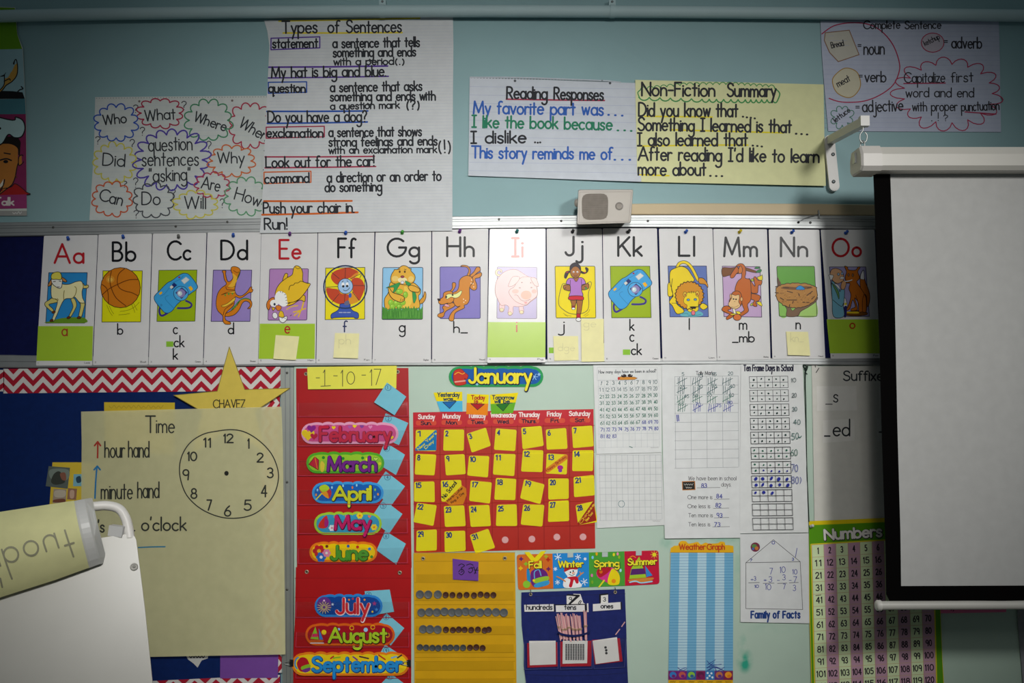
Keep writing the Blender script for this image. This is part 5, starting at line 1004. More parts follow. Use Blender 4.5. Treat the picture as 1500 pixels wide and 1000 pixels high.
s.shape('415 335 410 280 435 260 415 225 430 200 495 195 505 225 490 262 515 290 530 330', '#f2f2f2', None); s.shape('412 225 420 195 460 178 500 190 502 208 455 208', '#b82c2c', None); s.ell(455, 228, 5, 6, '#222'); s.ell(475, 220, 5, 6, '#222'); s.poly('465 230 492 228 470 240', '#f08020'); s.stroke(spline('445 240 465 250 485 240'), 4, '#444'); s.shape('430 265 500 258 512 300 495 305 480 280 465 330 445 325 455 280', '#c82434', None); s.line('360 258 390 272 420 292', 8, '#d88a3a'); s.line('510 260 530 240 545 230', 8, '#d88a3a'); s.line('530 240 520 225', 6, '#d88a3a')
for x, y, r in ((368, 122, 24), (508, 122, 20), (552, 295, 24), (365, 298, 16), (350, 205, 12), (558, 135, 9)):
    for k in range(3): a = k * math.pi / 3 + .3; s.stroke([(x - r * math.cos(a), y - r * math.sin(a)), (x + r * math.cos(a), y + r * math.sin(a))], 5, '#e4f0fa')
s.L += .0001
s.shape('650 265 640 220 700 190 770 205 800 260 790 310 740 315 720 305', '#d83a8c', None); s.shape('640 215 690 190 740 205 690 250 655 262', '#b82430', None); s.shape('745 205 790 235 800 280 785 315 715 305', '#f0d81e', None); s.ell(757, 290, 15, 15, '#f09020'); s.ell(668, 225, 12, 12, '#e07020'); s.line('655 330 690 285', 10, '#e8e030')
for x, y, c in ((610, 125, '#80c8f0'), (638, 100, '#e8b020'), (758, 105, '#e8e030'), (785, 100, '#e890b0'), (605, 250, '#e07ab0'), (805, 215, '#b0e0f0'), (607, 297, '#80b030'), (795, 122, '#90c030')): s.ell(x, y, 8, 12, c)
s.shape('935 118 985 265 865 275 880 200', '#a8cc34', None, smooth=False); s.shape('882 205 970 200 982 240 872 248', '#5a2a70', None, smooth=False); s.shape('975 180 1028 250 985 262', '#3a8ad0', None, smooth=False); s.shape('865 280 1030 265 1000 292 890 298', '#d88a3a', None); s.line('870 298 910 290 950 302 1025 292', 9, '#a8d8f0'); s.ell(1040, 105, 14, 14, '#f0e030'); s.line('870 125 890 115 910 125', 6, '#f09030')
for k in range(8): a = k * .785; s.stroke([(1040 + 18 * math.cos(a), 105 + 18 * math.sin(a)), (1040 + 26 * math.cos(a), 105 + 26 * math.sin(a))], 3, '#f0e030')
s.L += .0001
for t, a, b, c, h in (('Fall', 168, 200, 252, 46), ('Winter', 374, 192, 542, 42), ('Spring', 624, 190, 794, 42), ('Summer', 858, 176, 1056, 42)): s.text(t, a, b, c, h, 9, '#f4e83a', shadow='#4a3020', sw=6, xr=.62, jit=.02, y1=b - 4)
for x, y in ((455, 106), (696, 102), (932, 92)): s.poly([(x - 20, y - 14), (x + 20, y - 15), (x + 20, y + 18), (x - 20, y + 19)], '#b8c4c0')
s.done('seasons_strip', 'four-colour strip picturing Fall, Winter, Spring and Summer below the calendar', 'banner')
s = Sheet(.0132, None, 'gloss'); s.zoom(*KS); s.slab('133 88 168 86 205 128 250 82 287 78 228 150 190 158', '#f0de1c', .0004); s.done('yellow_marker', 'yellow V-shaped paper marker on the Fall panel of the seasons strip', 'marker')
# ------------------------------------------------------------------ navy place-value pocket chart
s = Sheet(.0122, lambda x, y: .0016 * math.sin((x - 760) / 34) ** 2 + .0009 * (1 + math.sin(y / 22)), 'cloth'); s.zoom(*KS)
s.rows('113 368 112 480 115 600 130 740 130 880 140 960 160 1100', '835 345 840 480 845 600 848 740 852 880 856 960 862 1100', '#222b68', .0012, 24, 24)
for p in ('118 400 838 378', '130 705 370 712 610 705 848 690', '132 905 380 912 620 905 850 890', '140 940 380 950 620 945 854 930'): s.line(p, 3, '#161c4c')
s.stroke(spline('372 620 400 655 480 665 560 650 590 635'), 5, '#1a2258')
blue = s.done('place_value_chart', 'navy cloth pocket chart for hundreds, tens and ones below the seasons strip', 'pocket chart')
for x, y in ((178, 382), (768, 367)):
    grommet(None, 740 + x / 4.7625, 790 + y / 4.7625, .0160, blue, .0055)
    b = MB(); c = Vector(P(740 + x / 4.7625, 790 + (y - 12) / 4.7625, .018)); b.tube([c + Vector((0, .006, .008)), c + Vector((0, -.001, .006)), c + Vector((0, -.001, -.006)), c + Vector((0, .003, -.008))], .001, mat('#2a2a2a', 'metal'), 6); b.build('hook', blue)
pocket('132 720 365 715 368 900 140 906', .0205, blue, KS, .003, '#4a5086'); pocket('382 715 604 708 606 898 384 904', .0205, blue, KS, .003, '#4a5086'); pocket('606 705 845 690 832 890 620 900', .0205, blue, KS, .003, '#4a5086')
def label(txt, q, t0, lab, black=()):
    s = Sheet(.0178); s.zoom(*KS); s.slab(q, '#e2e0e0', .0006); s.L = .0003
    for p in black: s.poly(p, '#1c1c22')
    s.text(txt, *t0, 6.5, '#22242c', xr=.6); s.done('word_label', lab, 'label', 'column labels of the navy chart')
label('hundreds', '132 455 340 450 343 500 135 503', (148, 488, 328, 36), 'white label reading hundreds on the navy pocket chart', ('338 450 347 450 349 500 340 500',))
label('tens', '352 455 560 450 564 502 355 505', (414, 488, 494, 34), 'white label reading tens on the navy pocket chart', ('554 450 566 450 568 502 556 502', '350 452 557 448 557 455 350 459'))
label('ones', '612 450 812 435 814 486 612 500', (668, 478, 752, 30), 'white label reading ones on the navy pocket chart', ('804 436 814 435 816 486 806 487',))
def card(q, d, lab, draw, name='number_card', cat='card', group='small cards on the navy chart', col='#e4e2de'):
    s = Sheet(d); s.zoom(*KS); s.slab(q, col, .0005); s.L = .0003; draw(s); return s.done(name, lab, cat, group)
card('475 378 525 380 545 440 560 450 560 480 500 480', .0162, 'white number card tilted behind the number 9 card', lambda s: s.text('8', 508, 444, 520, 26, 5, '#22242c', y1=452))
card('428 392 500 388 502 470 430 470', .0168, 'white number card with 9 crossed by a black stroke', lambda s: (s.text('9', 446, 430, 464, 28, 5, '#22242c'), s.poly('432 380 520 385 520 395 455 452 440 448 492 396 432 390', '#1c1c22')))
card('664 385 718 380 718 450 666 452', .0166, 'white number card with 3 above the ones label', lambda s: (s.text('3', 684, 430, 702, 26, 5, '#22242c'), s.poly('656 380 718 374 718 384 668 390 668 440 658 442', '#1c1c22')))
card('570 445 580 444 582 505 572 506', .0162, 'narrow white card edge right of the tens label', lambda s: None)
def redcard(q, lab): return card(q, .0170, lab, lambda s: None, 'red_card', 'card', 'red backing cards', '#b01c30')
redcard('153 722 365 715 368 885 155 893', 'red backing card below the hundreds label'); redcard('385 712 605 705 600 882 385 886', 'red backing card below the tens label'); redcard('605 700 800 688 820 850 625 872', 'red backing card below the ones label')
card('167 707 352 705 354 870 172 877', .0180, 'blank white square card on the leftmost red backing card', lambda s: None, 'square_card')
def dots(s):
    for i in range(8):
        x = 420 + i * 17; s.poly([(x, 728), (x + 13, 728), (x + 13, 840), (x, 842)], '#4a4a4c', step=False)
    s.L += .0001
    for j in range(10): s.stroke([(418, 738 + j * 11.2), (554, 737 + j * 11.2)], 2.2, '#d0d0ce')
card('402 705 575 705 572 862 400 866', .0180, 'white square card printed with eight dark tens bars', dots, 'square_card')
card('610 705 780 680 797 845 632 868', .0180, 'white square card printed with three dark dots', lambda s: [s.ell(x, y, 9, 9, '#38383a') for x, y in ((700, 752), (705, 772), (706, 792))], 'square_card')
# straw bundles
s = Sheet(.0275); s.zoom(*KS); s.slab(spline('366 634 400 654 480 664 560 650 594 630') + spline('594 644 560 664 480 680 400 670 366 650'), '#1c2456', .0008, 'cloth'); s.done('pocket_lip', parent=blue)
def bundle(xt, yt, xb, yb, n, label, band=None, d=.019):
    a = Vector(P(740 + xt / 4.7625, 790 + yt / 4.7625, d)); b_ = Vector(P(740 + xb / 4.7625, 790 + yb / 4.7625, d)); up = (a - b_).normalized()
    root = empty('straw_bundle', (b_.x, b_.y, b_.z), label, 'straws' if n > 1 else 'straw', 'pink counting straws')
    for i in range(n):
        t = MB(); off = Vector(((i - (n - 1) / 2) * .0025, -.0016 * (i % 2), R.uniform(-.005, .004)))
        p0, p1 = b_ + off * .9, a + off * 1.5
        t.tube([p0, p0.lerp(p1, .5), p1], .0016, mat(('#e8b2b6', '#f0c4c2', '#dc9ca0')[i % 3], 'plastic'), 8); t.build('straw', root)
    if band:
        t = MB(); c = b_.lerp(a, band); w = n * .0015 + .0012
        for k in (-1, 1): t.tube([c + Vector((w * math.cos(q), -.0012 - .0042 * math.sin(q), k * .0016 + .0006 * math.sin(3 * q))) for q in [j * math.pi / 8 for j in range(16)] + [0]], .0009, mat('#b89c78', 'plastic'), 6, False)
        t.build('rubber_band', root)
for k, (xt, xb) in enumerate(((362, 392), (388, 414), (412, 432), (436, 456), (464, 482), (490, 506), (514, 530), (557, 564))):
    bundle(xt, 520 if k != 7 else 500, xb, 696 + (k % 2) * 6, 3, 'pink straw bundle with a rubber band, ' + ('farthest right, apart' if k == 7 else ORD[k] + ' from the left') + ' in the tens pocket', .50 if k in (0, 3, 7) else .42, .019 + .002 * (k % 2))
bundle(835, 568, 812, 604, 1, 'single pink straw upper of two in the ones pocket'); bundle(800, 632, 770, 668, 1, 'single pink straw lower of two in the ones pocket')
# ------------------------------------------------------------------ maths papers on the whiteboard
KP = (860, 525, 3.773)
TL_, DG, IB = '#2f5a5e', '#1f6a58', '#2a3a9c'
def hnum(s, t, x, y, w_, h, sw, col): s.text(t, x, y, x + w_, h, sw, col, jit=.06, gap=.2, y1=y + R.uniform(-1.5, 1.5))
# lower blank grid, then the counting sheet over it
s = Sheet(.0120, lambda x, y: .002 * max(0, (y - 700) / 70)); s.zoom(*KP); s.rows('48 520 52 730 55 937', '412 512 420 720 430 920', '#dcdedd', .0004, 10, 10)
for i in range(12): s.stroke([(68 + i * 31, 532), (74 + i * 31, 896 - i * .8)], 1.3, '#a2a8ac', L=.0003)
for j in range(11): s.stroke([(66, 535 + j * 36), (412, 532 + j * 35.8)], 1.3, '#a2a8ac', L=.0003)
s.stroke(arc(190, 803, 17, 18, 0, 360), 3, '#6a8a8c', closed=True); s.scrib(362, 900, 404, 5, 1.2, '#9a9a9a')
s.done('grid_paper', 'white blank grid paper with one small pencilled circle', 'paper')
s = Sheet(.0134, lambda x, y: .0015 * max(0, (y - 600) / 60)); s.zoom(*KP); s.rows('33 22 42 270 52 528', '412 22 412 270 412 518', '#e0e2e1', .0004, 10, 10)
for i in range(11): s.stroke([(62 + i * 33.4, 118), (66 + i * 33.4, 494 - i * .4)], 1.1, '#b6bcc0', L=.0003)
for j in range(11): s.stroke([(62, 119 + j * 37.3), (396, 116 + j * 37)], 1.1, '#b6bcc0', L=.0003)
s.box2(56, 48, 388, 122, None, '#b4b8ba', 1.2)
s.text('How many days have we been in school?', 64, 82, 382, 18, 2.6, '#50565a', y1=76)
s.shape('170 108 185 100 262 102 278 108 262 116 185 118', '#d8923a', '#5a3a20', 2, False); s.ell(175, 110, 6, 9, '#c83a3a'); s.ell(203, 95, 15, 9, '#3a3030'); s.ell(238, 94, 14, 9, '#3a3030'); s.ell(197, 90, 3, 3, '#ddd'); s.ell(244, 90, 3, 3, '#ddd')
for n in range(1, 84):
    r, c = (n - 1) // 10, (n - 1) % 10; x = 66 + c * 33.2 + r * .8; y = 146 + r * 36.6 - c * .8
    col = TL_ if r < 2 else (DG if n < 68 else IB)
    if n < 10: hnum(s, str(n), x + 8, y, 10 if n != 1 else 3, 20, 2.8, col)
    else: hnum(s, str(n), x + 2, y, 20, 18 if r > 1 else 20, 2.4 if r < 2 else 2.9, col)
s.scrib(352, 494, 396, 5, 1.2, '#9a9a9a'); s.line('235 486 250 492', 4, '#4a7a70')
s.done('counting_sheet', 'white counting sheet with handwritten numbers up to 83', 'paper')
# tally sheet
s = Sheet(.0144, lambda x, y: .0015 * (1 + math.sin(x / 18 + y / 90)) + .001 * max(0, (y - 720) / 60)); s.zoom(*KP); s.rows('412 22 416 350 422 680 430 994', '852 22 850 350 848 680 846 990', '#dfe1e1', .0004, 12, 20)
for i in range(5): s.stroke([(485 + i * 87.5, 100 - i), (490 + i * 87, 606 - i * 2)], 1.6, '#8e9498')
for j in range(11): s.stroke([(484, 100 + j * 50.6), (836, 96 + j * 50.4)], 1.6, '#8e9498')
s.text('Tally Marks', 602, 90, 706, 20, 3, '#4a4a4e', xr=.66)
def tally(x, y, col, n=5, w_=48, h=40):
    for k in range(min(n, 4)): s.stroke([(x + k * w_ / 4 + R.uniform(-3, 3), y + R.uniform(-4, 4)), (x + k * w_ / 4 + R.uniform(-5, 3), y + h + R.uniform(-4, 4))], 3, col)
    if n == 5: s.stroke([(x - 6, y + h - 4 + R.uniform(-4, 4)), (x + w_ + 2, y + 4 + R.uniform(-4, 4))], 3, col)
for j in range(4):
    for i in range(4): tally(502 + i * 84 + (0 if j < 3 else 4), 106 + j * 49, TL_ if j < 2 else (DG if j == 2 or i == 0 else IB))
s.stroke([(496, 312), (499, 346)], 5, IB); s.stroke([(504, 312), (507, 344)], 5, IB); s.L += .0001
for t, x, y, c in (('5', 524, 96, TL_), ('10', 612, 104, TL_), ('15', 690, 96, TL_), ('20', 780, 92, TL_), ('25', 514, 166, TL_), ('30', 612, 164, TL_), ('35', 690, 160, TL_), ('40', 790, 162, TL_), ('45', 536, 216, TL_), ('50', 586, 214, TL_), ('55', 664, 210, TL_), ('60', 784, 210, TL_), ('65', 508, 258, DG), ('70', 600, 262, IB), ('75', 714, 268, IB), ('80', 776, 252, IB)): hnum(s, t, x, y, 26 if len(t) > 1 else 12, 18, 2.8, c)
for t, x0, y, x1 in (('We have been in school', 560, 672, 824), ('days.', 742, 706, 796), ('One more is', 556, 776, 692), ('One less is', 556, 826, 680), ('Ten more is', 560, 876, 694), ('Ten less is', 560, 926, 680)): s.text(t, x0, y, x1, 21, 2.4, '#3c3e42', xr=.66)
for a, y, b_ in ((608, 714, 735), (702, 778, 786), (698, 828, 784), (702, 880, 784), (694, 930, 788)): s.stroke([(a, y), (b_, y - 2)], 2, '#3c3e42')
for t, x, y in (('83', 632, 712), ('84', 716, 772), ('82', 710, 822), ('93', 716, 876), ('73', 704, 926)): hnum(s, t, x, y, 30, 22, 4, IB)
s.shape('526 680 595 678 597 724 528 726', '#2c2a28', '#c8823a', 4, False); s.scrib(536, 700, 586, 10, 2, '#d8d8d0'); s.scrib(546, 717, 578, 10, 2, '#d8d8d0')
s.done('tally_sheet', 'white sheet of tally marks with number sentences written below', 'paper')
# ten frames
s = Sheet(.0160, lambda x, y: .001 * (1 + math.sin(y / 40)) + .002 * max(0, (x - 1160) / 25)); s.zoom(*KP); s.rows('850 20 848 350 846 680 844 966', '1190 15 1204 330 1214 650 1223 960', '#e1e3e2', .0004, 10, 16)
s.text('Ten Frame Days in School', 866, 68, 1138, 32, 6.2, '#22223a', xr=.68, gap=.22)
FY = [97, 172, 250, 327, 403, 488, 567, 645, 722, 800, 878]; n = 0
for k, y in enumerate(FY):
    x0 = 896 + k * 1.9; x1 = 1109 + k * 2.9; h = 68 if k > 3 else 66
    s.stroke([(x0, y + 3), (x1, y), (x1 + 2, y + h - 2), (x0 + 3, y + h)], 2.6, '#34363a', closed=True); s.stroke([(x0 + 1, y + 2 + h / 2), (x1 + 1, y + h / 2)], 2.4, '#34363a')
    for i in range(1, 5): a = x0 + (x1 - x0) * i / 5; s.stroke([(a, y + 2), (a + 2, y + h - 1)], 2.4, '#34363a')
    for j in range(10):
        n += 1
        if n > 83: break
        a = x0 + (x1 - x0) * (j % 5 + .5) / 5 + R.uniform(-4, 4); b_ = y + h * (.28 + .5 * (j // 5)) + R.uniform(-3, 3); big = n > 70
        s.ell(a, b_, (R.uniform(3.5, 6) if not big else R.uniform(6, 10)), (R.uniform(3.5, 6.5) if not big else R.uniform(8, 12)), '#24403c' if n < 51 else ('#1c6a50' if n < 67 else '#2a349c'), rot=30)
for t, x, y, h, c in (('10', 1128, 130, 22, '#5a6a6a'), ('20', 1132, 214, 22, '#5a6a6a'), ('30', 1134, 290, 22, '#4a6a6a'), ('40', 1142, 362, 26, '#3a6a66'), ('50', 1132, 446, 34, '#2a6a60'), ('60', 1128, 536, 34, '#2a6a56'), ('70', 1130, 622, 38, '#3a48a0'), ('80', 1132, 688, 38, '#4a54a8')): s.text(t, x, y, x + (26 if h < 24 else 36), h, 3, c, jit=.08)
s.line('1168 432 1178 436 1184 428', 4, '#2a6a60'); s.line('1178 655 1184 670 1178 690', 3, '#4a54a8')
s.done('ten_frame_sheet', 'tall white sheet titled Ten Frame Days in School with dotted ten frames', 'paper')
# black cord
b = MB(); m = mat('#22302a', 'cloth')
b.tube([P(x, y, .0165 + .002 * math.sin(i)) for i, (x, y) in enumerate(spline('1180 541 1179.5 560 1180.5 600 1181 640 1182 690 1184 740 1185 764'))], .0018, m, 8)
b.tube([P(x, y, .018) for x, y in spline('1180.5 541 1176.5 537 1178 534.5 1181 537 1180 545 1182.5 548', False, 4)], .0018, m, 8); b.tube([P(x, y, .019) for x, y in spline('1179.5 540 1183 536 1182 541 1179 546', False, 4)], .0016, m, 8)
tag(b.build('cord'), 'thin dark knotted cord hanging right of the ten-frame sheet', 'cord')
# weather graph
KW = (960, 770, 4.346)
s = Sheet(.0122, None, 'gloss'); s.zoom(*KW)
s.slab([(95, 168), (90, 560), (82, 1040), (494, 1040), (495, 560), (498, 168), (497, 128), (470, 122)] + spline('445 122 440 104 415 100 395 110 340 112 320 106 290 118 270 102 240 108 210 112 195 98 165 96 148 110 145 124 120 126', False, 4) + [(98, 140)], '#eab424', .0006); s.L = .0003
xa = lambda u, y: (97 - 15 * (y - 168) / 815) + u / 7 * ((497 - 3 * (y - 168) / 815) - (97 - 15 * (y - 168) / 815))
for i in range(7): s.poly([(xa(i, 170), 170), (xa(i + 1, 170), 170), (xa(i + 1, 922), 922), (xa(i, 922), 922)], '#78b4d6' if i % 2 == 0 else '#badae8', step=False)
s.L += .0001
for j in range(42): y = 186 + j * 17.9; s.stroke([(xa(0, y) + 2, y), (xa(7, y) - 2, y - 1)], 2, '#3f84b8')
for i, (c, d) in enumerate((('#7a2a70', '#3a80c8'), ('#7a2a80', '#c86050'), ('#3a60a0', '#90c840'), ('#8a2a60', '#6a2a50'), ('#3a80c0', '#e0f0f8'), ('#6a3a80', '#c87a50'), ('#8a2a50', '#f0a030'))):
    s.poly([(xa(i, 922), 922), (xa(i + 1, 922), 922), (xa(i + 1, 980), 980), (xa(i, 980), 980)], c); cx = xa(i + .5, 950)
    if i == 4: [s.ell(cx + a, 950 + b2, 7, 7, d) for a, b2 in ((-14, -14), (10, -12), (-2, 4), (16, 14), (-16, 18))]
    else: s.ell(cx, 948, 22, 20, d); s.ell(cx + 4, 956, 12, 10, c if i != 6 else '#e88020')
for i in range(7): s.scrib(xa(i + .2, 992), 995, xa(i + .8, 992), 9, 2, '#3a3420')
s.L += .0001; s.stroke([(97, 168), (497, 168)], 4, '#d89a1c')
s.text('Weather', 154, 150, 318, 34, 6.5, '#c84a24', xr=.66); s.text('Graph', 330, 150, 440, 34, 6.5, '#c84a24', xr=.66)
for t in ('142 902 172 920 202 908', '150 922 175 908 198 902', '328 858 360 885 420 880', '330 885 382 852', '326 902 350 898 400 905 430 918', '340 920 375 900 388 925', '330 920 355 905', '355 890 395 900 438 922', '395 925 440 900', '370 870 330 905'): s.line(t, 3.5, '#2a3a94')
s.done('weather_graph', 'tall blue striped weather graph with a yellow heading', 'chart')
# family of facts
s = Sheet(.0132, lambda x, y: .003 * max(0, (y - 880) / 35) ** 2); s.zoom(*KW); s.rows('540 52 541 330 542 612', '975 46 978 330 980 620', '#dcdede', .0004, 10, 12)
s.stroke([(576, 234), (751, 88), (922, 228)], 3, '#3c3c40'); s.stroke([(576, 234), (922, 228), (938, 532), (576, 526)], 3, '#3c3c40', closed=True)
s.ell(636, 135, 30, 30, '#7a3048'); s.ell(630, 128, 16, 12, '#5a8a4a'); s.ell(645, 142, 12, 12, '#c87a3a'); s.ell(622, 146, 8, 8, '#4a6ab0')
s.stroke(arc(751, 107, 9, 9, 0, 360), 4, IB, closed=True); s.stroke([(902, 142), (892, 198)], 4, IB)
for t, x, y, w_, h in (('7', 602, 226, 14, 14), ('3', 870, 220, 12, 16), ('7', 728, 308, 18, 38), ('10', 794, 298, 34, 38), ('10', 874, 308, 28, 30), ('3', 722, 358, 20, 36), ('3', 810, 344, 18, 34), ('7', 880, 358, 20, 36), ('10', 700, 406, 36, 36), ('7', 814, 402, 14, 32), ('3', 876, 414, 18, 36), ('+', 690, 356, 18, 28), ('-', 776, 358, 14, 26), ('-', 852, 358, 14, 26), ('+', 608, 352, 16, 24), ('3', 628, 348, 12, 26), ('10', 632, 394, 26, 18)): s.text(t, x, y, x + w_, h, 3.6, IB, jit=.04)
for a, b_, y in ((594, 662, 362), (686, 756, 366), (778, 838, 366), (852, 910, 362)): s.stroke([(a, y), (b_, y - 2)], 3.2, '#46484e')
s.text('Family of Facts', 610, 586, 920, 42, 10, '#1c3f84', xr=.72, gap=.26)
s.done('family_of_facts_sheet', 'white sheet with a drawn house and sums titled Family of Facts', 'paper')
# suffix poster and its word cards
KX = (1170, 520, 4)
s = Sheet(.0124, lambda x, y: .0004 * (1 + math.sin(y / 50))); s.zoom(*KX); s.rows('76 66 84 500 92 972', '660 60 664 500 668 952', '#d6d4cc', .0005, 8, 12); s.poly('76 42 108 42 110 70 76 70', '#d6d4cc'); s.L += .0002
s.text('Suffixes', 263, 148, 528, 54, 8, '#2c3034', xr=.68)
s.stroke([(94, 48), (98, 70)], 5, '#3a3c3c'); s.stroke([(90, 54), (102, 52)], 4, '#3a3c3c'); s.stroke([(118, 76), (102, 102)], 5, '#4a4a48')
s.done('suffix_poster', 'cream suffix poster partly behind the projection screen', 'poster')
def wcard(q, d, lab, txt, h):
    s = Sheet(d); s.zoom(*KX); s.slab(q, '#dedcd6', .0005); s.L = .0003
    for t, a, b_, c, w_ in txt: s.text(t, a, b_, c, h, w_, '#24262a')
    s.done('word_card', lab, 'card', 'word cards on the suffix poster')
wcard('104 182 338 180 342 324 106 326', .0140, 'cream card reading s with a blank on the suffix poster', (('_', 158, 284, 196, 5), ('s', 204, 274, 230, 7)), 84)
wcard('140 382 325 373 328 500 142 515', .0140, 'white card reading ed with a blank on the suffix poster', (('_', 152, 470, 182, 9), ('ed', 202, 472, 298, 9)), 96)
wcard('470 182 640 180 642 324 472 326', .0140, 'cream card upper of two at the edge of the projection screen', (), 40)
wcard('455 366 640 360 642 500 457 506', .0140, 'white card with a dash lower of two at the edge of the projection screen', (('-', 472, 484, 500, 7), ('ing', 510, 484, 600, 8)), 80)
# numbers chart
KN = (1170, 750, 4)
s = Sheet(.0150, None, 'gloss'); s.zoom(*KN); s.slab('60 52 800 20 815 250 830 562 842 860 856 1080 76 1080 62 560', '#e4cc1c', .0006); s.L = .0003
s.shape('60 76 801 46 815 250 828 562 840 860 852 1080 80 1080 66 560', '#5c9c1e', None, smooth=False)
ct = lambda c, r: (76 + c * 70.6 + r * 1.9, 192 + r * 72.2 - c * 4.2)
s.stroke([ct(-.05, -.05), ct(10.05, -.05), ct(10.05, 12), ct(-.05, 12)], 8, '#e0d030', closed=True); s.L += .0001
for c in range(10): s.poly([ct(c, 0), ct(c + 1, 0), ct(c + 1, 12), ct(c, 12)], '#dcecbc' if c % 2 == 0 else '#c69cb0', step=False)
s.L += .0001
for c in range(11): s.stroke([ct(c, 0), ct(c, 12)], 2.5, '#c8a878')
for r in range(13): s.stroke([ct(0, r), ct(10, r)], 2, '#c8a878')
s.L += .0001
for n in range(1, 121):
    r, c = (n - 1) // 10, (n - 1) % 10; p = ct(c + .5, r + .5); t = str(n); wd = (11, 32, 48)[len(t) - 1] if t != '1' else 6
    s.text(t, p[0] - wd / 2, p[1] + 17, p[0] + wd / 2, 34, 6, '#26222c', y1=p[1] + 17 - wd * .045, gap=.24)
s.text('Numbers', 154, 160, 486, 56, 13, '#ece8e0', y1=140, shadow='#3a2a3c', sw=7, xr=.7)
s.stroke([(100, 488), (130, 484)], 4, '#5a3a30')
s.done('numbers_chart', 'green bordered hundred chart titled Numbers below the suffix poster', 'chart')
pin(1187.5, 771, .0165, '#d0d4cc', 'pale push pin at the upper left corner of the numbers chart', group='push pins on the lower charts')
s = Sheet(.0140); s.zoom(*KN); s.slab('826 540 1216 540 1215 585 832 592', '#ee7aa4', .0005); s.line('892 574 908 566 905 580', 4, '#5a2038'); s.done('pink_strip', 'pink paper strip showing just below the projection screen', 'paper')
s = Sheet(.0140, lambda x, y: .004 * (1 + math.sin(x / 4)) * (.5 + .5 * math.sin(y / 40))); s.zoom(*KN); s.rows('1280 530 1284 650 1296 800 1306 900 1318 1080', '1700 530 1700 650 1700 800 1700 900 1700 1080', '#8f9094', .0008, 24, 12, 'cloth'); s.done('hanging_cloth', 'grey hanging cloth at the lower right frame edge', 'cloth')
# ------------------------------------------------------------------ wall speaker
def face(pts, d): return [Vector(P(x, y, d)) for x, y in nums(pts)]
def Zp(K, t): return [(K[0] + x / K[2], K[1] + y / K[2]) for x, y in nums(t)]
KS2 = (820, 260, 3.125)
SPK = mat('#aca59b', 'plastic')
f0 = face(rquad(Zp(KS2, '86 58 335 57 322 206 80 213'), 3), .115); f1 = face(rquad(Zp(KS2, '84 55 337 54 324 208 78 216'), 3), .107)
f2 = face(rquad(Zp(KS2, '112 62 318 64 308 206 104 214'), 3), .035)
b = MB(); b.loft([f2, f1, f0], SPK); spk = b.build('wall_speaker')
tag(spk, 'small beige wall speaker above the display rail, left of the tan strip', 'speaker')
s = Sheet(.1155); s.zoom(*KS2); s.slab(rquad('100 74 222 72 220 192 102 194', 34), '#7f7870', .001, 'cloth')
for j in range(13): s.stroke([(106, 82 + j * 8.6), (216, 81 + j * 8.6)], 1.2, '#8a8279')
s.done('grille', parent=spk)
s = Sheet(.1155); s.zoom(*KS2); s.slab(arc(272, 131, 19, 19, 0, 350, 24), '#78716a', .001, 'plastic'); s.ell(272, 131, 12, 12, '#99928a'); s.stroke(arc(272, 131, 15, 15, 30, 330), 3, '#6f6860'); s.done('tweeter', parent=spk)
s = Sheet(.1152); s.zoom(*KS2); s.stroke([(92, 66), (328, 65), (316, 200), (88, 206)], 2, '#98918a', closed=True); s.done('front_rim', parent=spk)
b = MB(); c = Vector(P(820 + 66 / 3.125, 260 + 116 / 3.125, .075)); b.lathe(c + Vector((.014, 0, 0)), (-1, 0, 0), [(.013, 0), (.0135, .006), (.010, .012), (.001, .014)], SPK, 16); b.build('knob', spk)
b = MB(); c = Vector(P(883, 304, .03)); b.box(c + Vector((0, .008, 0)), (.07, .045, .05), mat('#8a857c', 'plastic')); b.build('mount', spk)
# small wire hook on the rail
b = MB(); b.tube([P(1170, 325, .022), P(1178, 320, .024), P(1200 - 2, 314, .022)], .0016, ALU2, 6); b.tube([P(1199, 308, .020), P(1200, 314, .026), P(1199.5, 320, .022)], .0026, ALU, 8); b.lathe(P(1169.5, 325.5, .020), (0, -1, 0), [(.004, 0), (.004, .003), (.0005, .004)], mat('#3a3a38', 'metal'), 8)
tag(b.build('wire_hook'), 'small wire hook on the aluminium rail below the tan strip', 'hook')
# ------------------------------------------------------------------ projection screen, its bracket and hook
WP = mat('#d8d6d2', 'plastic'); KZ = (1180, 0, 3.125)
DS = .33
b = MB(); x0 = P(1213, 240, 0)[0]; zt = P(1211, 207, .004)[2]; zb = P(1219, 274, .004)[2]
r = .0165
pl = [(x0 + (r * math.cos(a)) , zt - .0 + r * math.sin(a)) for a in [k * math.pi / 8 for k in range(0, 9)]] + [(x0 + .012 + r * math.cos(a), zb + r * math.sin(a)) for a in [math.pi + k * math.pi / 8 for k in range(0, 9)]]
b.loft([[Vector((x, -.001, z)) for x, z in pl], [Vector((x, -.022, z)) for x, z in pl]], WP)
brk = b.build('screen_bracket'); tag(brk, 'white angled wall bracket holding the hook of the projection screen', 'bracket')
b = MB(); A0 = Vector(P(1215, 206, .012)); A1 = Vector(P(1265, 179, DS)); 
b.loft([[A + Vector((sx * .011, 0, sz * .0125)) for sx, sz in ((-1, -1), (1, -1), (1, 1), (-1, 1))] for A in (A0, A0.lerp(A1, .5), A1)], WP); b.build('arm', brk)
b = MB(); b.box(A1 + Vector((0, -.004, .001)), (.026, .02, .03), WP); b.build('arm_tip', brk)
for y in (226, 266): 
    cc = P(1221 - (266 - y) * .02, y, .022); q = MB(); q.lathe(cc, (0, -1, 0), [(.006, -.001), (.006, .002), (.004, .003), (.0005, .003)], mat('#5a6062', 'metal'), 10); q.build('screw', brk)
CH = mat('#c4c6c4', 'metal'); b = MB()
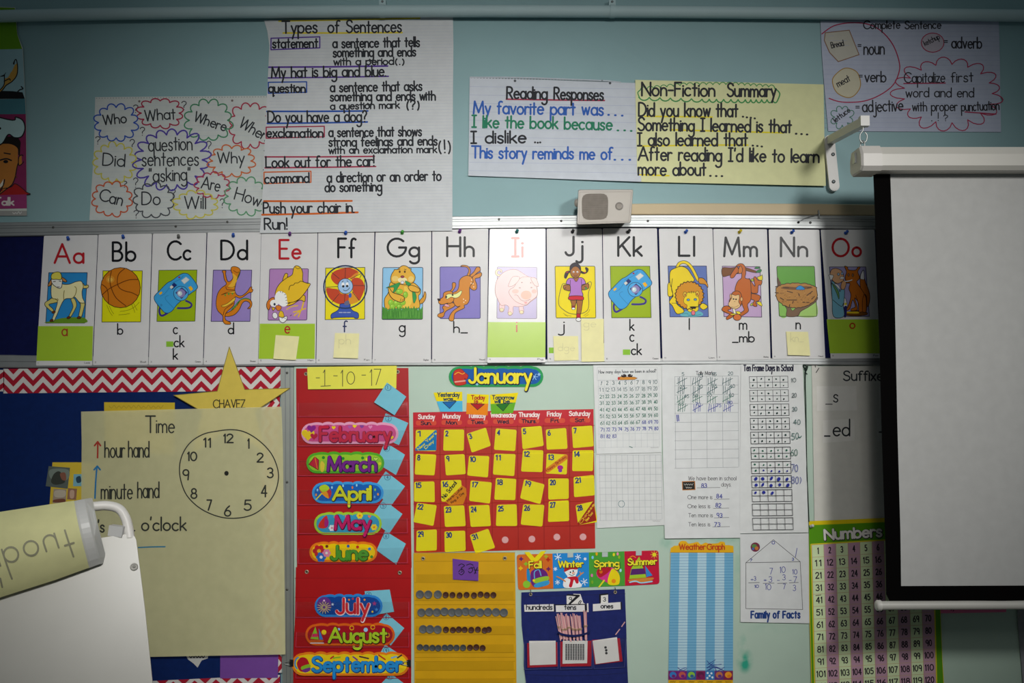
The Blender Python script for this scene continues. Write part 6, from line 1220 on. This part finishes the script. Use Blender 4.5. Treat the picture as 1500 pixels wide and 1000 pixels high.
hk = spline('1264 184 1264 191 1260 197 1260 205 1264 209 1269 206 1270 198 1267 194', False, 5)
b.tube([P(x, y, DS) for x, y in hk], .0022, CH, 8); b.tube([Vector(P(1263.5, 213, DS)) + Vector((.010 * math.sin(t) * .35, -.008 * math.sin(t), .014 * math.cos(t))) for t in [k * math.pi / 10 for k in range(21)]], .0018, CH, 8, False)
tag(b.build('screen_hook'), 'chrome hook and ring between the white bracket and screen case', 'hook')
# case: a six-sided tube along x, end cap on the left
cap = face(Zp(KZ, '222 694 240 676 300 672 326 690 340 745 318 790 300 800 246 806 236 798'), DS)
xl = P(1253, 240, DS)[0]; zc = P(1270, 238, DS)[2]
prof = [(.036, .040), (.052, .014), (.052, -.022), (.040, -.034), (-.038, -.034), (-.050, -.022), (-.050, .014), (-.036, .040)]   # (toward camera, up)
b = MB()
ring = lambda x, k=1: [Vector((x, -DS - a * k, zc + c * k)) for a, c in prof]
xs = P(1281, 240, DS)[0]
b.loft([ring(xs, .93), ring(xs + 1.3, .93)], mat('#cfccc4', 'plastic'))
case = b.build('projection_screen'); tag(case, 'pulled-down projection screen with black border and white bottom bar', 'projection screen')
b = MB(); b.loft([ring(xl, .9), ring(xl + .006, 1.0), ring(xs + .004, 1.0)], mat('#d4d0ca', 'plastic')); b.build('end_cap', case)
b = MB(); b.box((xl - .002, -DS, zc + .012), (.006, .018, .03), CH); b.build('hanger', case)
# fabric: black edge and white picture area as two layers of one hanging sheet
s = Sheet(DS - .012, lambda x, y: .006 * math.exp(-((x - 1468) / 22) ** 2) * max(0, min(1, (y - 380) / 200)), 'black')
s.rows('1279 252 1287 450 1291 620 1297 800 1298 870 1303 880', '1800 252 1800 450 1800 620 1800 800 1800 870 1800 878', '#0b0a0a', .0008, 40, 20)
s.done('border', parent=case)
s = Sheet(DS - .0118, lambda x, y: .006 * math.exp(-((x - 1468) / 22) ** 2) * max(0, min(1, (y - 380) / 200)) + .0004)
s.rows('1304 252 1311 450 1314.5 620 1319 780 1320 858', '1800 252 1800 450 1800 620 1800 780 1800 856', '#bfbfbd', .0004, 40, 20)
s.done('picture_area', parent=case)
b = MB(); p0 = Vector(P(1287, 886.5, DS - .012)); p1 = Vector(P(1800, 884.5, DS - .012)); b.tube([p0, p0.lerp(p1, .5), p1], .0125, mat('#c8c6bf', 'plastic'), 16); b.build('bottom_bar', case)
b = MB(); b.lathe(p0 + Vector((.006, 0, 0)), (-1, 0, 0), [(.0155, 0), (.0155, .010), (.012, .014), (.0005, .015)], mat('#d4d2cb', 'plastic'), 14); b.build('bar_cap', case)
# ------------------------------------------------------------------ flip-chart easel in the foreground
KE = (0, 700, 3.334)
YW, TI = math.radians(17), math.radians(19.3)
EN = Vector((math.sin(YW) * math.cos(TI), -math.cos(YW) * math.cos(TI), math.sin(TI)))
EA, EC = Vector(P(190, 785, 1.05)), Vector((0, -CAM_D, CAM_Z))
EW = mat('#c0beb6', 'shiny')
def Ep(x, y, off=0): px, py = KE[0] + x / KE[2], KE[1] + y / KE[2]; r = Vector(P(px, py, 0)) - EC; return EC + r * (EN.dot(EA - EC) / EN.dot(r)) + EN * off
out = [(-700, 560), (-300, 450), (0, 390), (490, 292), (600, 276)] + [(625, 272), (645, 276), (658, 286), (665, 302)] + [(688, 480), (708, 640), (745, 1000), (790, 1400), (-700, 1400)]
b = MB(); f = [Ep(x, y) for x, y in out]; k = [p - EN * .022 for p in f]; b.loft([k, f], EW)
eas = b.build('flip_chart_easel'); tag(eas, 'white flip-chart easel board in the lower left foreground', 'easel')
b = MB(); hp = [Ep(x, y, -.008) for x, y in spline('410 128 450 134 520 130 580 146 612 190 626 240 634 292', False, 6)]
b.tube(hp, .0102, mat('#ece9e4', 'plastic'), 12, True, 1.0); b.build('carry_handle', eas)
b = MB(); kk = Ep(572, 254, -.006); b.box(kk, (.030, .022, .022), mat('#cfcfce', 'plastic'), Matrix.Rotation(.12, 3, 'Y')); b.box(Ep(512, 292, -.012), (.03, .01, .006), mat('#6a4a34', 'plastic')); b.build('latch', eas)
b = MB(); c = Ep(655, 434, .001); b.lathe(c, EN, [(.0080, -.001), (.0080, .001), (.0062, .0022), (.0056, .0012), (.0028, .0012), (.0024, .002), (.0002, .002)], mat('#9a9892', 'metal'), 16); b.build('screw', eas)
# clamp bar end
def roll(u, v, off=0):
    """u along the bar (picture x), v 0..1 around the folded sheet, top to bottom"""
    x = u; yt = 185 - (185 - 128) * u / 372; yb = 577 - (577 - 418) * u / 440
    xx = x + (70 * v if u > 200 else 70 * v * max(0, (u + 300) / 500)); y = yt + (yb - yt) * v
    return Ep(xx, y, .012 + .055 * math.sin(math.pi * min(1, .08 + .92 * v)) ** .8 + off)
N = 14
b = MB(); us = (366, 380, 420, 428); ra = [[roll(u, i / N, -.002 if u in (366,) else (-.004 if u == 428 else 0)) for i in range(N + 1)] for u in us]
ra = [r_ + [p + Vector((0, .03, 0)) for p in r_[::-1]] for r_ in ra]
b.loft(ra, mat('#d2d2cf', 'plastic'), True, True, False); b.build('clamp_bar', eas)
# legs down to the floor
for (x, y) in ((-200, 1300), (760, 1300)):
    p = Ep(x, y, -.03); b = MB(); b.tube([p + Vector((0, .0, .1)), p, Vector((p.x, p.y - .05, .02))], .012, mat('#c8c8c6', 'metal'), 10); b.lathe((p.x, p.y - .05, 0), (0, 0, 1), [(.018, 0), (.018, .02), (.012, .035)], mat('#2a2a2a', 'plastic'), 12); b.build('leg', eas)
# sheet flipped over the bar: its lettering shows through upside down
def em(px, py, L):
    u = px; v = py
    p = roll(u, v, .002); q = roll(u, min(1, v + .01), .002); return (p.x, p.y - L, p.z)
s = Sheet(0, None, 'paper', em)
s.rows('-600 .0 -600 .25 -600 .5 -600 .75 -600 1', '369 0 369 .25 369 .5 369 .75 369 1', '#e2e0a6', .0006, 40, 24)
class Flip(Sheet): pass
s.L = .0012
# lettering given in the easel frame, turned into (along, around)
def inv(x, y):
    v = .5
    for _ in range(30):
        u = x - 70 * v * (1 if x > 260 else max(0, min(1, (x - 35 + 300) / 500)))
        yt = 185 - 57 * u / 372; yb = 577 - 159 * u / 440; v = max(0, min(1, (y - yt) / (yb - yt)))
    return u, v
def em2(px, py, L): u, v = inv(px, py); p = roll(u, v, .002); return (p.x, p.y - L, p.z)
s.mapf = em2
gs = '#9c9a80'
s.text('about', -58, 412, 358, 132, 9, gs, y1=284, flip=-1, xr=.5, gap=.22)
s.stroke([(22, 510), (26, 545)], 9, gs)
s.done('flipped_sheet', 'yellow flip-chart sheet folded over the easel bar, lettering showing through upside down', 'chart paper')
